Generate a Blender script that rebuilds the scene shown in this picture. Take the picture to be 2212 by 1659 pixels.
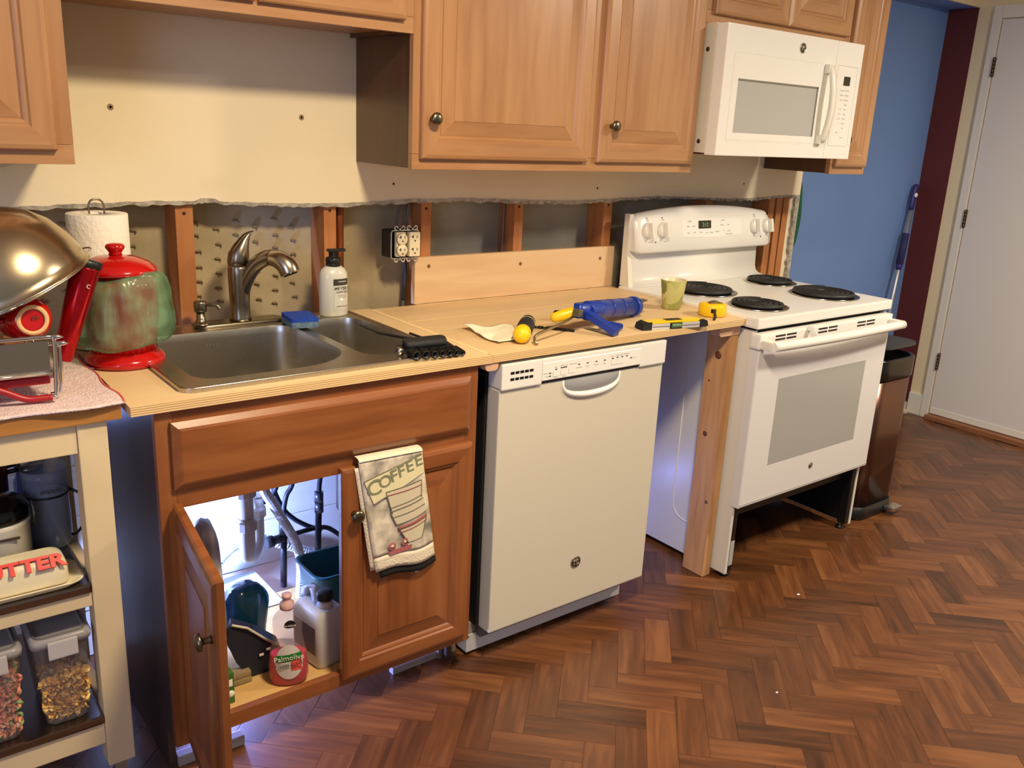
import bpy, bmesh, math, random
from mathutils import Vector, Matrix, Euler
random.seed(7)
for o in list(bpy.data.objects): bpy.data.objects.remove(o)
scene = bpy.context.scene
COL = scene.collection
PI = math.pi

# ------------------------------------------------------------------ camera
CX, CY, CZ = -0.4596, -2.3054, 1.4382
YAW, PITCH, ROLL, FPX = 0.6691, 0.2838, 0.0490, 1907.38
_f = Vector((math.sin(YAW)*math.cos(PITCH), math.cos(YAW)*math.cos(PITCH), -math.sin(PITCH)))
_r = Vector((math.cos(YAW), -math.sin(YAW), 0)); _u = _r.cross(_f)
_r2 = math.cos(ROLL)*_r + math.sin(ROLL)*_u; _u2 = -math.sin(ROLL)*_r + math.cos(ROLL)*_u
cam_d = bpy.data.cameras.new('camera'); cam = bpy.data.objects.new('camera', cam_d); COL.objects.link(cam)
cam_d.sensor_fit = 'HORIZONTAL'; cam_d.sensor_width = 36.0; cam_d.lens = FPX/2212*36.0; cam_d.clip_start = .02
cam.matrix_world = Matrix(((_r2.x, _u2.x, -_f.x, CX), (_r2.y, _u2.y, -_f.y, CY), (_r2.z, _u2.z, -_f.z, CZ), (0, 0, 0, 1)))
scene.camera = cam
def to_px(p):
    d = Vector(p) - Vector((CX, CY, CZ)); z = d.dot(_f)
    return (1106 + FPX*d.dot(_r2)/z, 829.5 - FPX*d.dot(_u2)/z, z)

# ------------------------------------------------------------------ world, lights, exposure
def s2l(c):
    return tuple(((v/255)/12.92 if v/255 <= .04045 else ((v/255+.055)/1.055)**2.4) for v in c)
w = bpy.data.worlds.new('world'); scene.world = w; w.use_nodes = True
bg = w.node_tree.nodes['Background']; bg.inputs[0].default_value = (*s2l((226, 222, 218)), 1); bg.inputs[1].default_value = 0.20
def area(name, loc, target, sx, sy, power, col, shape='RECTANGLE'):
    d = bpy.data.lights.new(name, 'AREA'); d.shape = shape; d.size = sx; d.size_y = sy; d.energy = power; d.color = s2l(col)
    o = bpy.data.objects.new(name, d); COL.objects.link(o); o.location = loc
    o.rotation_euler = (Vector(target)-Vector(loc)).to_track_quat('-Z', 'Y').to_euler()
    return o
area('ceiling_lamp_light', (0.50, -1.62, 2.31), (0.50, -1.62, 0), .30, .30, 40, (255, 232, 192), 'DISK')
area('daylight_fill', (-2.17, -2.6, 1.5), (1.8, -.9, .5), 1.2, 1.2, 24, (186, 204, 252))  # cool fill added from the left; its window is unseen
area('hall_lamp_light', (2.85, -1.95, 2.31), (2.85, -1.95, 0), .3, .3, 44, (255, 242, 220), 'DISK')
vs = scene.view_settings
vs.view_transform = 'Standard'; vs.look = 'None'; vs.gamma = 1; vs.exposure = 0.45; vs.use_curve_mapping = False

# ------------------------------------------------------------------ materials
MATS = {}
def nodes(m): return m.node_tree.nodes, m.node_tree.links
def mat(name, rgb, rough=.5, metal=0., spec=.5, var=0., scale=20., stretch=(1, 1, 1), bump=0., bscale=60., coat=0., dark=None, detail=4, coord='Object'):
    if name in MATS: return MATS[name]
    m = bpy.data.materials.new(name); m.use_nodes = True; N, L = nodes(m); b = N['Principled BSDF']
    c = s2l(rgb); b.inputs['Base Color'].default_value = (*c, 1); b.inputs['Roughness'].default_value = rough
    b.inputs['Metallic'].default_value = metal; b.inputs['Specular IOR Level'].default_value = spec; b.inputs['Coat Weight'].default_value = coat
    if var or bump:
        tc = N.new('ShaderNodeTexCoord'); mp = N.new('ShaderNodeMapping'); mp.inputs['Scale'].default_value = stretch
        L.new(tc.outputs[coord], mp.inputs[0])
    if var:
        nz = N.new('ShaderNodeTexNoise'); nz.inputs['Scale'].default_value = scale; nz.inputs['Detail'].default_value = detail
        L.new(mp.outputs[0], nz.inputs['Vector'])
        rp = N.new('ShaderNodeValToRGB'); d = s2l(dark) if dark else tuple(x*(1-var) for x in c)
        l = tuple(min(1, x*(1+var*.5)) for x in c)
        rp.color_ramp.elements[0].color = (*d, 1); rp.color_ramp.elements[0].position = .3
        rp.color_ramp.elements[1].color = (*l, 1); rp.color_ramp.elements[1].position = .68
        L.new(nz.outputs[0], rp.inputs[0]); L.new(rp.outputs[0], b.inputs['Base Color'])
    if bump:
        n2 = N.new('ShaderNodeTexNoise'); n2.inputs['Scale'].default_value = bscale; L.new(mp.outputs[0], n2.inputs['Vector'])
        bp = N.new('ShaderNodeBump'); bp.inputs['Strength'].default_value = bump; bp.inputs['Distance'].default_value = .004
        L.new(n2.outputs[0], bp.inputs['Height']); L.new(bp.outputs[0], b.inputs['Normal'])
    MATS[name] = m
    return m
def glassy(name, rgb, alpha=.25, rough=.12, milky=.0, var=0., crease=0.):
    """thin clear sheet: transparent + a little milky diffuse + gloss"""
    if name in MATS: return MATS[name]
    m = bpy.data.materials.new(name); m.use_nodes = True; N, L = nodes(m); b = N['Principled BSDF']
    b.inputs['Base Color'].default_value = (*s2l(rgb), 1); b.inputs['Roughness'].default_value = rough
    t = N.new('ShaderNodeBsdfTransparent'); t.inputs[0].default_value = (*[min(1, .55+.45*x) for x in s2l(rgb)], 1)
    mx = N.new('ShaderNodeMixShader'); mx.inputs[0].default_value = alpha
    L.new(t.outputs[0], mx.inputs[1]); L.new(b.outputs[0], mx.inputs[2]); L.new(mx.outputs[0], N['Material Output'].inputs[0])
    if crease:
        t2 = N.new('ShaderNodeTexCoord'); m2 = N.new('ShaderNodeMapping'); m2.inputs['Scale'].default_value = (1, 1, .35); L.new(t2.outputs['Object'], m2.inputs[0])
        c2 = N.new('ShaderNodeTexVoronoi'); c2.inputs['Scale'].default_value = 30; c2.feature = 'SMOOTH_F1'; L.new(m2.outputs[0], c2.inputs['Vector'])
        b2 = N.new('ShaderNodeBump'); b2.inputs['Strength'].default_value = crease; b2.inputs['Distance'].default_value = .01; L.new(c2.outputs['Distance'], b2.inputs['Height']); L.new(b2.outputs[0], b.inputs['Normal'])
    if var:
        nz = N.new('ShaderNodeTexNoise'); nz.inputs['Scale'].default_value = 26
        mr = N.new('ShaderNodeMapRange'); mr.inputs[3].default_value = alpha-var; mr.inputs[4].default_value = min(1, alpha+var)
        tc = N.new('ShaderNodeTexCoord'); L.new(tc.outputs['Object'], nz.inputs['Vector'])
        mr.inputs[1].default_value = .35; mr.inputs[2].default_value = .65
        L.new(nz.outputs[0], mr.inputs[0]); L.new(mr.outputs[0], mx.inputs[0])
    MATS[name] = m
    return m
def wood(name, a, b_, c_, axis='z', rough=.35, scale=7., rnd=False, island=False, coat=0., blotch=.5):
    """grain stretched along an axis; a dark, b mid, c light"""
    if name in MATS: return MATS[name]
    m = bpy.data.materials.new(name); m.use_nodes = True; N, L = nodes(m); b = N['Principled BSDF']
    b.inputs['Roughness'].default_value = rough; b.inputs['Coat Weight'].default_value = coat; b.inputs['Coat Roughness'].default_value = .2
    tc = N.new('ShaderNodeTexCoord'); mp = N.new('ShaderNodeMapping')
    st = {'x': (.10, 1, 1), 'y': (1, .10, 1), 'z': (1, 1, .10)}[axis]
    mp.inputs['Scale'].default_value = st
    L.new(tc.outputs['Object'], mp.inputs[0])
    src = mp.outputs[0]
    if rnd or island:
        if island:
            g = N.new('ShaderNodeNewGeometry'); rv = g.outputs['Random Per Island']
        else:
            oi = N.new('ShaderNodeObjectInfo'); rv = oi.outputs['Random']
        ml = N.new('ShaderNodeMath'); ml.operation = 'MULTIPLY'; ml.inputs[1].default_value = 37.; L.new(rv, ml.inputs[0])
        ad = N.new('ShaderNodeVectorMath'); ad.operation = 'ADD'; L.new(mp.outputs[0], ad.inputs[0]); L.new(ml.outputs[0], ad.inputs[1]); src = ad.outputs[0]
    n1 = N.new('ShaderNodeTexNoise'); n1.inputs['Scale'].default_value = scale*7; n1.inputs['Detail'].default_value = 6; n1.inputs['Distortion'].default_value = .5
    n2 = N.new('ShaderNodeTexNoise'); n2.inputs['Scale'].default_value = scale; n2.inputs['Detail'].default_value = 3; n2.inputs['Distortion'].default_value = .8
    L.new(src, n1.inputs['Vector']); L.new(src, n2.inputs['Vector'])
    mx = N.new('ShaderNodeMix'); mx.data_type = 'FLOAT'; mx.inputs[0].default_value = blotch
    L.new(n1.outputs[0], mx.inputs[2]); L.new(n2.outputs[0], mx.inputs[3]); val = mx.outputs[0]
    if rnd or island:
        mr = N.new('ShaderNodeMapRange'); mr.inputs[3].default_value = -.095; mr.inputs[4].default_value = .095; L.new(rv, mr.inputs[0])
        a2 = N.new('ShaderNodeMath'); a2.operation = 'ADD'; L.new(val, a2.inputs[0]); L.new(mr.outputs[0], a2.inputs[1]); val = a2.outputs[0]
    rp = N.new('ShaderNodeValToRGB'); e = rp.color_ramp.elements
    e[0].position = .28; e[0].color = (*s2l(a), 1); e[1].position = .74; e[1].color = (*s2l(c_), 1)
    k = e.new(.5); k.color = (*s2l(b_), 1)
    L.new(val, rp.inputs[0]); L.new(rp.outputs[0], b.inputs['Base Color'])
    bp = N.new('ShaderNodeBump'); bp.inputs['Strength'].default_value = .06; bp.inputs['Distance'].default_value = .002
    L.new(n1.outputs[0], bp.inputs['Height']); L.new(bp.outputs[0], b.inputs['Normal'])
    MATS[name] = m
    return m
def emit(name, rgb, s):
    m = bpy.data.materials.new(name); m.use_nodes = True; b = m.node_tree.nodes['Principled BSDF']
    b.inputs['Base Color'].default_value = (*s2l(rgb), 1); b.inputs['Emission Color'].default_value = (*s2l(rgb), 1); b.inputs['Emission Strength'].default_value = s
    return m
def layered(name, cols, period, rough=.6):
    """plywood edge: real plies, banded by height"""
    m = bpy.data.materials.new(name); m.use_nodes = True; N, L = nodes(m); b = N['Principled BSDF']; b.inputs['Roughness'].default_value = rough
    tc = N.new('ShaderNodeTexCoord'); sp = N.new('ShaderNodeSeparateXYZ'); L.new(tc.outputs['Object'], sp.inputs[0])
    nz = N.new('ShaderNodeTexNoise'); nz.inputs['Scale'].default_value = 14; L.new(tc.outputs['Object'], nz.inputs['Vector'])
    ma = N.new('ShaderNodeMath'); ma.operation = 'MULTIPLY_ADD'; ma.inputs[1].default_value = .0022; L.new(nz.outputs[0], ma.inputs[0]); L.new(sp.outputs[2], ma.inputs[2])
    md = N.new('ShaderNodeMath'); md.operation = 'DIVIDE'; md.inputs[1].default_value = period; L.new(ma.outputs[0], md.inputs[0])
    fr = N.new('ShaderNodeMath'); fr.operation = 'FRACT'; L.new(md.outputs[0], fr.inputs[0])
    rp = N.new('ShaderNodeValToRGB'); rp.color_ramp.elements[0].color = (*s2l(cols[0]), 1); rp.color_ramp.elements[1].color = (*s2l(cols[1]), 1)
    rp.color_ramp.elements[0].position = .15; rp.color_ramp.elements[1].position = .5
    e = rp.color_ramp.elements.new(.92); e.color = (*s2l(cols[1]), 1)
    L.new(fr.outputs[0], rp.inputs[0]); L.new(rp.outputs[0], b.inputs['Base Color'])
    return m

maple_v = wood('maple_vertical', (154, 108, 70), (176, 129, 88), (192, 148, 106), 'z', .33, 5, coat=.15)
maple_h = wood('maple_horizontal', (150, 104, 66), (172, 125, 84), (188, 144, 102), 'x', .33, 5, coat=.15)
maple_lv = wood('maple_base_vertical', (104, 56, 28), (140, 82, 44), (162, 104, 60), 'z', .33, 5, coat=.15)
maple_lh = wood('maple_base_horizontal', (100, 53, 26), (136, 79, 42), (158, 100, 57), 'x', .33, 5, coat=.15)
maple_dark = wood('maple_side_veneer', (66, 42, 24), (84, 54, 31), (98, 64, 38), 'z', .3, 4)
maple_in = wood('maple_interior', (196, 152, 92), (212, 170, 108), (222, 184, 122), 'x', .45, 4)
ply_top = wood('plywood_face', (204, 168, 120), (220, 190, 144), (231, 205, 162), 'x', .55, 4, blotch=.75)
ply_edge = layered('plywood_edge', ((168, 122, 70), (232, 200, 146)), .0046)
ply_board = wood('plywood_splash', (192, 148, 102), (221, 187, 144), (234, 206, 168), 'x', .55, 5, blotch=.8)
pine_v = wood('pine_stud', (146, 88, 46), (176, 112, 62), (194, 132, 80), 'z', .65, 6)
pine_new = wood('pine_post', (176, 122, 72), (206, 156, 104), (222, 178, 126), 'z', .6, 6)
oak_top = wood('oak_top', (150, 98, 46), (182, 126, 66), (200, 146, 84), 'x', .35, 6)
floor_w = wood('floor_plank_wood', (62, 37, 21), (99, 59, 33), (134, 86, 50), 'y', .34, 7, rnd=True, blotch=.45)
floor_i = wood('floor_plank_wood_far', (62, 37, 21), (99, 59, 33), (134, 86, 50), 'y', .34, 7, island=True)
white_app = mat('white_appliance', (236, 233, 226), .28, spec=.5)
white_app2 = mat('white_appliance_door', (213, 206, 187), .35)
ivory = mat('ivory_plastic', (230, 226, 212), .4)
cream_paint = mat('cream_cart_paint', (224, 202, 160), .45, var=.05, scale=8)
wall_cream = mat('wall_cream_paint', (236, 220, 186), .7, var=.05, scale=3, bump=.08, bscale=180)
gypsum = mat('torn_gypsum', (176, 168, 152), .95, var=.45, scale=60, bump=.9, bscale=90)
plaster = mat('plaster_lath', (174, 157, 124), .9, var=.18, scale=9, bump=.25, bscale=70)
plaster_g = mat('plaster_grey', (158, 150, 132), .9, var=.2, scale=8)
plaster_k = mat('plaster_key_drip', (138, 116, 82), .9)
white_board = mat('white_board', (226, 222, 214), .7, var=.08, scale=6, stretch=(.3, 1, 3))
blue_wall = mat('blue_wall_paint', (112, 146, 206), .6, var=.04, scale=2)
maroon = mat('maroon_paint', (92, 32, 28), .55)
beige_wall = mat('beige_wall_paint', (232, 214, 176), .7)
trim_white = mat('trim_white_paint', (228, 222, 210), .5)
door_white = mat('door_white_paint', (222, 216, 210), .5)
steel = mat('brushed_steel', (196, 190, 180), .27, metal=1., var=.12, scale=40, stretch=(1, 14, 14))
steel_d = mat('brushed_steel_sink', (192, 186, 174), .33, metal=1., var=.15, scale=40, stretch=(12, 1, 12))
nickel = mat('brushed_nickel', (150, 140, 124), .28, metal=1.)
bronze = mat('dark_bronze', (122, 112, 94), .30, metal=1.)
chrome = mat('chrome', (220, 220, 220), .1, metal=1.)
black = mat('black_plastic', (20, 20, 21), .4)
black_m = mat('black_enamel', (13, 12, 12), .45)
black_rub = mat('black_rubber', (26, 26, 28), .7)
copper = mat('copper_pipe', (150, 84, 52), .4, metal=.8, var=.2, scale=10)
red_gl = mat('red_glaze', (186, 18, 18), .16, coat=.5)
red_met = mat('red_metallic', (176, 22, 34), .22, metal=.7, var=.15, scale=60)
yellow = mat('yellow_plastic', (246, 200, 18), .35)
blue_pl = mat('blue_painted_steel', (26, 58, 156), .3)
paper = mat('paper_towel', (240, 234, 222), .9, bump=.6, bscale=110)
towel_pink = mat('pink_terry', (230, 206, 204), .95, var=.12, scale=60, bump=1., bscale=260)
grey_glass = mat('grey_door_glass', (168, 168, 164), .16)
# ------------------------------------------------------------------ geometry helpers
ORG = {}
def tag(o, label=None, cat=None, group=None, kind=None):
    if label: o['label'] = label
    if cat: o['category'] = cat
    if group: o['group'] = group
    if kind: o['kind'] = kind
    return o
def thing(name, label, cat, loc, group=None, rz=0., kind=None, rot=None):
    o = bpy.data.objects.new(name, None); COL.objects.link(o); o.location = loc; o.empty_display_size = .05
    o.rotation_euler = rot if rot else (0, 0, rz)
    ORG[o] = Vector(loc)
    return tag(o, label, cat, group, kind)
class B:
    def __init__(s): s.bm = bmesh.new(); s.mi = 0
    def _f(s, vs, smooth=False):
        try:
            f = s.bm.faces.new(vs); f.material_index = s.mi; f.smooth = smooth; return f
        except ValueError: return None
    def v(s, p): return s.bm.verts.new(p)
    def box(s, x0, x1, y0, y1, z0, z1, bev=0., M=None):
        P = [(x, y, z) for z in (z0, z1) for y in (y0, y1) for x in (x0, x1)]
        V = [s.v(p) for p in P]
        F = [s._f([V[i] for i in q]) for q in ((0, 2, 3, 1), (4, 5, 7, 6), (0, 1, 5, 4), (2, 6, 7, 3), (0, 4, 6, 2), (1, 3, 7, 5))]
        if bev:
            es = list({e for f in F for e in f.edges})
            r = bmesh.ops.bevel(s.bm, geom=es, offset=bev, segments=2, profile=.7, affect='EDGES')
            for f in r['faces']: f.material_index = s.mi
            V = list({v for f in r['faces'] for v in f.verts} | {v for v in V if v.is_valid})
        if M is not None:
            for v in V: v.co = M @ v.co
        return s
    def loft(s, rings, closed=True, cap0=True, cap1=True, smooth=True):
        R = [[s.v(p) for p in r] for r in rings]
        n = len(R[0])
        for a, b in zip(R, R[1:]):
            for i in range(n if closed else n-1):
                j = (i+1) % n; s._f([a[i], a[j], b[j], b[i]], smooth)
        if cap0: s._f(list(reversed(R[0])))
        if cap1: s._f(R[-1])
        return s
    def lathe(s, prof, c=(0, 0, 0), n=28, M=None, cap0=True, cap1=True, smooth=True, flute=0., nf=0):
        rings = []
        for r, z in prof:
            ring = []
            for i in range(n):
                a = 2*PI*i/n; rr = r*(1+(flute*math.cos(nf*a) if flute else 0))
                p = Vector((rr*math.cos(a), rr*math.sin(a), z))
                p = (M @ p) if M is not None else p + Vector(c)
                ring.append(p)
            rings.append(ring)
        return s.loft(rings, True, cap0 and prof[0][0] > 1e-6, cap1 and prof[-1][0] > 1e-6, smooth)
    def tube(s, pts, r, n=8, cap=True, smooth=True):
        pts = [Vector(p) for p in pts]; rr = r if isinstance(r, (list, tuple)) else [r]*len(pts)
        rings = []; up = None
        for i, p in enumerate(pts):
            t = (pts[min(i+1, len(pts)-1)] - pts[max(i-1, 0)]).normalized()
            if up is None:
                up = Vector((0, 0, 1)) if abs(t.z) < .9 else Vector((1, 0, 0))
            a = t.cross(up); a.normalize(); up = a.cross(t); up.normalize()
            rings.append([p + rr[i]*(math.cos(2*PI*k/n)*a + math.sin(2*PI*k/n)*up) for k in range(n)])
        return s.loft(rings, True, cap, cap, smooth)
    def cyl(s, p0, p1, r, n=20, r1=None): 
        return s.tube([p0, p1], [r, r if r1 is None else r1], n, True, True)
    def prism(s, poly, f0, f1):
        """poly: 2-D points; f0/f1 map (a,b)->3-D for the two end faces"""
        A = [s.v(f0(*p)) for p in poly]; C = [s.v(f1(*p)) for p in poly]; n = len(poly)
        s._f(list(reversed(A))); s._f(C)
        for i in range(n): s._f([A[i], A[(i+1) % n], C[(i+1) % n], C[i]])
        return s
    def plate(s, loops, z0, z1, M=None):
        """flat plate with holes; loops[0] outer, others holes, as (x,y)"""
        M = M or Matrix.Identity(4)
        for z, top in ((z0, False), (z1, True)):
            es = []
            for lp in loops:
                V = [s.v(M @ Vector((p[0], p[1], z))) for p in lp]
                es += [s.bm.edges.new((V[i], V[(i+1) % len(V)])) for i in range(len(V))]
            r = bmesh.ops.triangle_fill(s.bm, use_beauty=True, edges=es, normal=M.to_3x3() @ Vector((0, 0, 1 if top else -1)))
            for g in r['geom']:
                if isinstance(g, bmesh.types.BMFace): g.material_index = s.mi
        for lp in loops:
            n = len(lp)
            A = [s.v(M @ Vector((p[0], p[1], z0))) for p in lp]; C = [s.v(M @ Vector((p[0], p[1], z1))) for p in lp]
            for i in range(n): s._f([A[i], A[(i+1) % n], C[(i+1) % n], C[i]])
        return s
    def grid(s, fn, nu, nv, smooth=True):
        G = [[s.v(fn(i/nu, j/nv)) for i in range(nu+1)] for j in range(nv+1)]
        for j in range(nv):
            for i in range(nu): s._f([G[j][i], G[j][i+1], G[j+1][i+1], G[j+1][i]], smooth)
        return s
    def ball(s, c, r, n=12, m=8):
        rx = r if isinstance(r, (tuple, list)) else (r, r, r); c = Vector(c)
        prof = [(math.sin(PI*k/m), -math.cos(PI*k/m)) for k in range(m+1)]
        prof[0] = (1e-4, -1); prof[-1] = (1e-4, 1)
        rings = [[c+Vector((rx[0]*q*math.cos(2*PI*i/n), rx[1]*q*math.sin(2*PI*i/n), rx[2]*z)) for i in range(n)] for q, z in prof]
        return s.loft(rings)
    def build(s, name, m, parent=None, local=False, label=None, cat=None, group=None, kind=None, recalc=True):
        ms = m if isinstance(m, (list, tuple)) else [m]
        if recalc: bmesh.ops.recalc_face_normals(s.bm, faces=s.bm.faces[:])
        me = bpy.data.meshes.new(name); s.bm.to_mesh(me); s.bm.free()
        for x in ms: me.materials.append(x)
        o = bpy.data.objects.new(name, me); COL.objects.link(o)
        if parent is not None:
            o.parent = parent; ORG[o] = ORG[parent]
            if not local: me.transform(Matrix.Translation(-ORG[parent]))
        else:
            c = Vector((0, 0, 0))
            if not local and len(me.vertices):
                xs = [v.co for v in me.vertices]
                c = Vector(((min(v.x for v in xs)+max(v.x for v in xs))/2, (min(v.y for v in xs)+max(v.y for v in xs))/2, min(v.z for v in xs)))
                me.transform(Matrix.Translation(-c)); o.location = c
            ORG[o] = c
        return tag(o, label, cat, group, kind)
def rrect(x0, x1, y0, y1, r, n=6):
    P = []
    for cx, cy, a0 in ((x1-r, y1-r, 0), (x0+r, y1-r, PI/2), (x0+r, y0+r, PI), (x1-r, y0+r, 3*PI/2)):
        P += [(cx+r*math.cos(a0+PI/2*k/n), cy+r*math.sin(a0+PI/2*k/n)) for k in range(n+1)]
    return P
def bez(P, n=16):
    """Catmull-Rom through points"""
    P = [Vector(p) for p in P]; Q = [2*P[0]-P[1]] + P + [2*P[-1]-P[-2]]; out = []
    for i in range(1, len(Q)-2):
        for k in range(n):
            t = k/n; a, b, c, d = Q[i-1:i+3]
            out.append(.5*((2*b)+(c-a)*t+(2*a-5*b+4*c-d)*t*t+(3*b-a-3*c+d)*t*t*t))
    out.append(P[-1]); return out
def text(name, s, size, m, M, parent, extrude=.0003, label=None, local=False, bold=0., align='CENTER', sx=1.):
    cu = bpy.data.curves.new(name, 'FONT'); cu.body = s; cu.size = size; cu.extrude = extrude; cu.align_x = align; cu.align_y = 'CENTER'
    cu.offset = bold; cu.resolution_u = 3
    t = bpy.data.objects.new(name, cu); COL.objects.link(t)
    dg = bpy.context.evaluated_depsgraph_get(); me = bpy.data.meshes.new_from_object(t.evaluated_get(dg))
    bpy.data.objects.remove(t); bpy.data.curves.remove(cu)
    me.transform(M @ Matrix.Diagonal((sx, 1, 1, 1)))
    if not local: me.transform(Matrix.Translation(-ORG[parent]))
    me.materials.clear(); me.materials.append(m)
    o = bpy.data.objects.new(name, me); COL.objects.link(o); o.parent = parent; ORG[o] = ORG[parent]
    if label: o['label'] = label
    return o
def frameM(o, xd, yd):
    """matrix with x axis xd, y axis yd (text up), z = outward normal"""
    x = Vector(xd).normalized(); y = Vector(yd); y = (y - x*y.dot(x)).normalized(); z = x.cross(y)
    return Matrix(((x.x, y.x, z.x, o[0]), (x.y, y.y, z.y, o[1]), (x.z, y.z, z.z, o[2]), (0, 0, 0, 1)))
FR = lambda o: frameM(o, (1, 0, 0), (0, 0, 1))      # lies on a face that looks towards -y
def axisM(o, d):
    """z axis along d"""
    z = Vector(d).normalized(); a = Vector((0, 0, 1)) if abs(z.z) < .95 else Vector((1, 0, 0))
    x = a.cross(z).normalized(); y = z.cross(x)
    return Matrix(((x.x, y.x, z.x, o[0]), (x.y, y.y, z.y, o[1]), (x.z, y.z, z.z, o[2]), (0, 0, 0, 1)))
def ring_panel(b, x0, x1, z0, z1, prof, cap=True, y=0., mats=(0, 1)):
    """concentric rectangles: prof = [(inset, depth behind front plane y)]"""
    R = [[b.v((x0+i, y+d, z0+i)), b.v((x1-i, y+d, z0+i)), b.v((x1-i, y+d, z1-i)), b.v((x0+i, y+d, z1-i))] for i, d in prof]
    for p, q in zip(R, R[1:]):
        for k in range(4):
            b.mi = mats[0] if k in (0, 2) else mats[1]
            b._f([p[k], p[(k+1) % 4], q[(k+1) % 4], q[k]])
    if cap: b.mi = mats[1]; b._f(R[-1])
    return R
def knob(parent, p, d=(0, -1, 0), r=.016, m=None, name='knob', label=None, local=False):
    M = axisM(p, d)
    return B().lathe([(.008, 0), (.0065, .004), (.0055, .012), (.007, .016), (r, .019), (r*1.02, .0225), (r*.9, .026), (r*.55, .0285), (.0005, .0292)], M=M, n=24).build(name, m or bronze, parent, local, label)
def cab_door(parent, x0, x1, z0, z1, y, fw=.050, local=False, knob_at=None, label=None, mh=None, mv=None):
    t = .020; mh = mh or maple_h; mv = mv or maple_v
    b = B()
    ring_panel(b, x0, x1, z0, z1, [(0, t), (0, .007), (.003, .003), (.011, 0), (fw-.006, 0), (fw-.002, .004), (fw+.002, .004), (fw+.006, .0065), (fw+.010, .0105), (fw+.010, t)], cap=False, y=y)
    b.mi = 1; b._f([b.v((x0, y+t, z0)), b.v((x0, y+t, z1)), b.v((x1, y+t, z1)), b.v((x1, y+t, z0))])
    d = b.build('door', [mh, mv], parent, local, label)
    i = fw+.010; b = B()
    ring_panel(b, x0+i, x1-i, z0+i, z1-i, [(0, .014), (0, .0095), (.036, .0035), (.0365, .0022)], cap=True, y=y)
    b.build('raised_panel', [mh, mv], d, local)
    if knob_at: knob(d, (knob_at[0], y, knob_at[1]), local=local, label='dark bronze round knob')
    return d
# ------------------------------------------------------------------ the setting
XE, XR = 2.888, 4.25          # end of the kitchen wall, right-hand wall
# floor base + herringbone planks (3 x 9 inch)
fl = B().box(-2.2, XR, -3.6, .115, -.03, -.0045).box(XE, XR, .115, .26, -.03, -.0045).build('floor', mat('floor_joint', (104, 70, 48), .8), kind='structure')
PW, PL = .0762, .2286
def plank_mesh():
    b = B(); g = .0003
    b.box(-PW/2+g, PW/2-g, -PL/2+g, PL/2-g, -.004, 0, .0004)
    me = bpy.data.meshes.new('plank'); bmesh.ops.recalc_face_normals(b.bm, faces=b.bm.faces[:]); b.bm.to_mesh(me); b.bm.free(); me.materials.append(floor_w); return me
PM = plank_mesh()
cells = []
q2 = math.sqrt(.5)
for i in range(-60, 90):
    for j in range(-30, 40):
        hx, hy = 17.2+i+3*j, 6.6+i-3*j
        for kind_ in ('H', 'V'):
            p, q = (hx+1.5, hy+.5) if kind_ == 'H' else (hx+3.5, hy-.5)
            bb, aa = p*PW, q*PW
            x, y = (aa+bb)*q2, (aa-bb)*q2
            if not (-2.15 < x < XR-.01 and -3.5 < y < .10): continue
            cells.append((x, y, kind_))
vis, rest = [], []
for x, y, k in cells:
    px, py, z = to_px((x, y, 0))
    # planks the photo can show: in the frame and not under the cabinets and appliances
    ok = z > .3 and -60 < px < 2272 and -40 < py < 1720
    hid = (x < .80 and y > -.50) or (x < 0.0 and y > -.75) or (.80 < x < 1.42 and y > -.50) or (1.80 < x < 2.56 and y > -.15) or (2.60 < x < 3.0 and y > -.60) or (x > 2.56 and y > -.15 and x < 3.4) or (x < .2 and y > -.72 and x < -.05)
    if ok and not hid: vis.append((z, x, y, k))
    else: rest.append((x, y, k))
vis.sort()
rest += [(x, y, k) for z, x, y, k in vis[300:]]
for z, x, y, k in vis[:300]:
    o = bpy.data.objects.new('plank', PM); COL.objects.link(o); o.parent = fl
    o.location = Vector((x, y, 0))-ORG[fl]
    o.rotation_euler = (0, 0, (PI/4 if k == 'H' else -PI/4) + (PI if random.random() < .5 else 0))
b = B()
for x, y, k in rest:
    M = Matrix.Translation((x, y, 0)) @ Matrix.Rotation(PI/4 if k == 'H' else -PI/4, 4, 'Z')
    g = .0007; P = [M @ Vector(p) for p in ((-PW/2+g, -PL/2+g, 0), (PW/2-g, -PL/2+g, 0), (PW/2-g, PL/2-g, 0), (-PW/2+g, PL/2-g, 0))]
    Q = [p-Vector((0, 0, .004)) for p in P]
    V = [b.v(p) for p in P]; W_ = [b.v(p) for p in Q]; b._f(V)
    for n in range(4): b._f([W_[n], W_[(n+1) % 4], V[(n+1) % 4], V[n]])
b.build('planks_beyond', floor_i, fl, kind='stuff')

# back wall: painted drywall above a torn line, open stud bay below
ZT = 1.208
random.seed(3)
tear = []
x = -1.6
while x < XE-.03:
    tear.append((x, ZT + .006*math.sin(x*7) + random.uniform(-.0035, .0035) - .004*(x > 1)))
    x += random.uniform(.012, .035)
b = B(); poly = tear + [(XE-.028, ZT+.004), (XE-.020, ZT-.02), (XE-.017, .9), (XE-.021, .55), (XE-.018, 0), (XE, 0), (XE, 2.44), (-1.6, 2.44)]
b.prism(poly, lambda a, c: (a, 0, c), lambda a, c: (a, .0125, c))
wb = b.build('wall_back', wall_cream, kind='structure')
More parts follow.
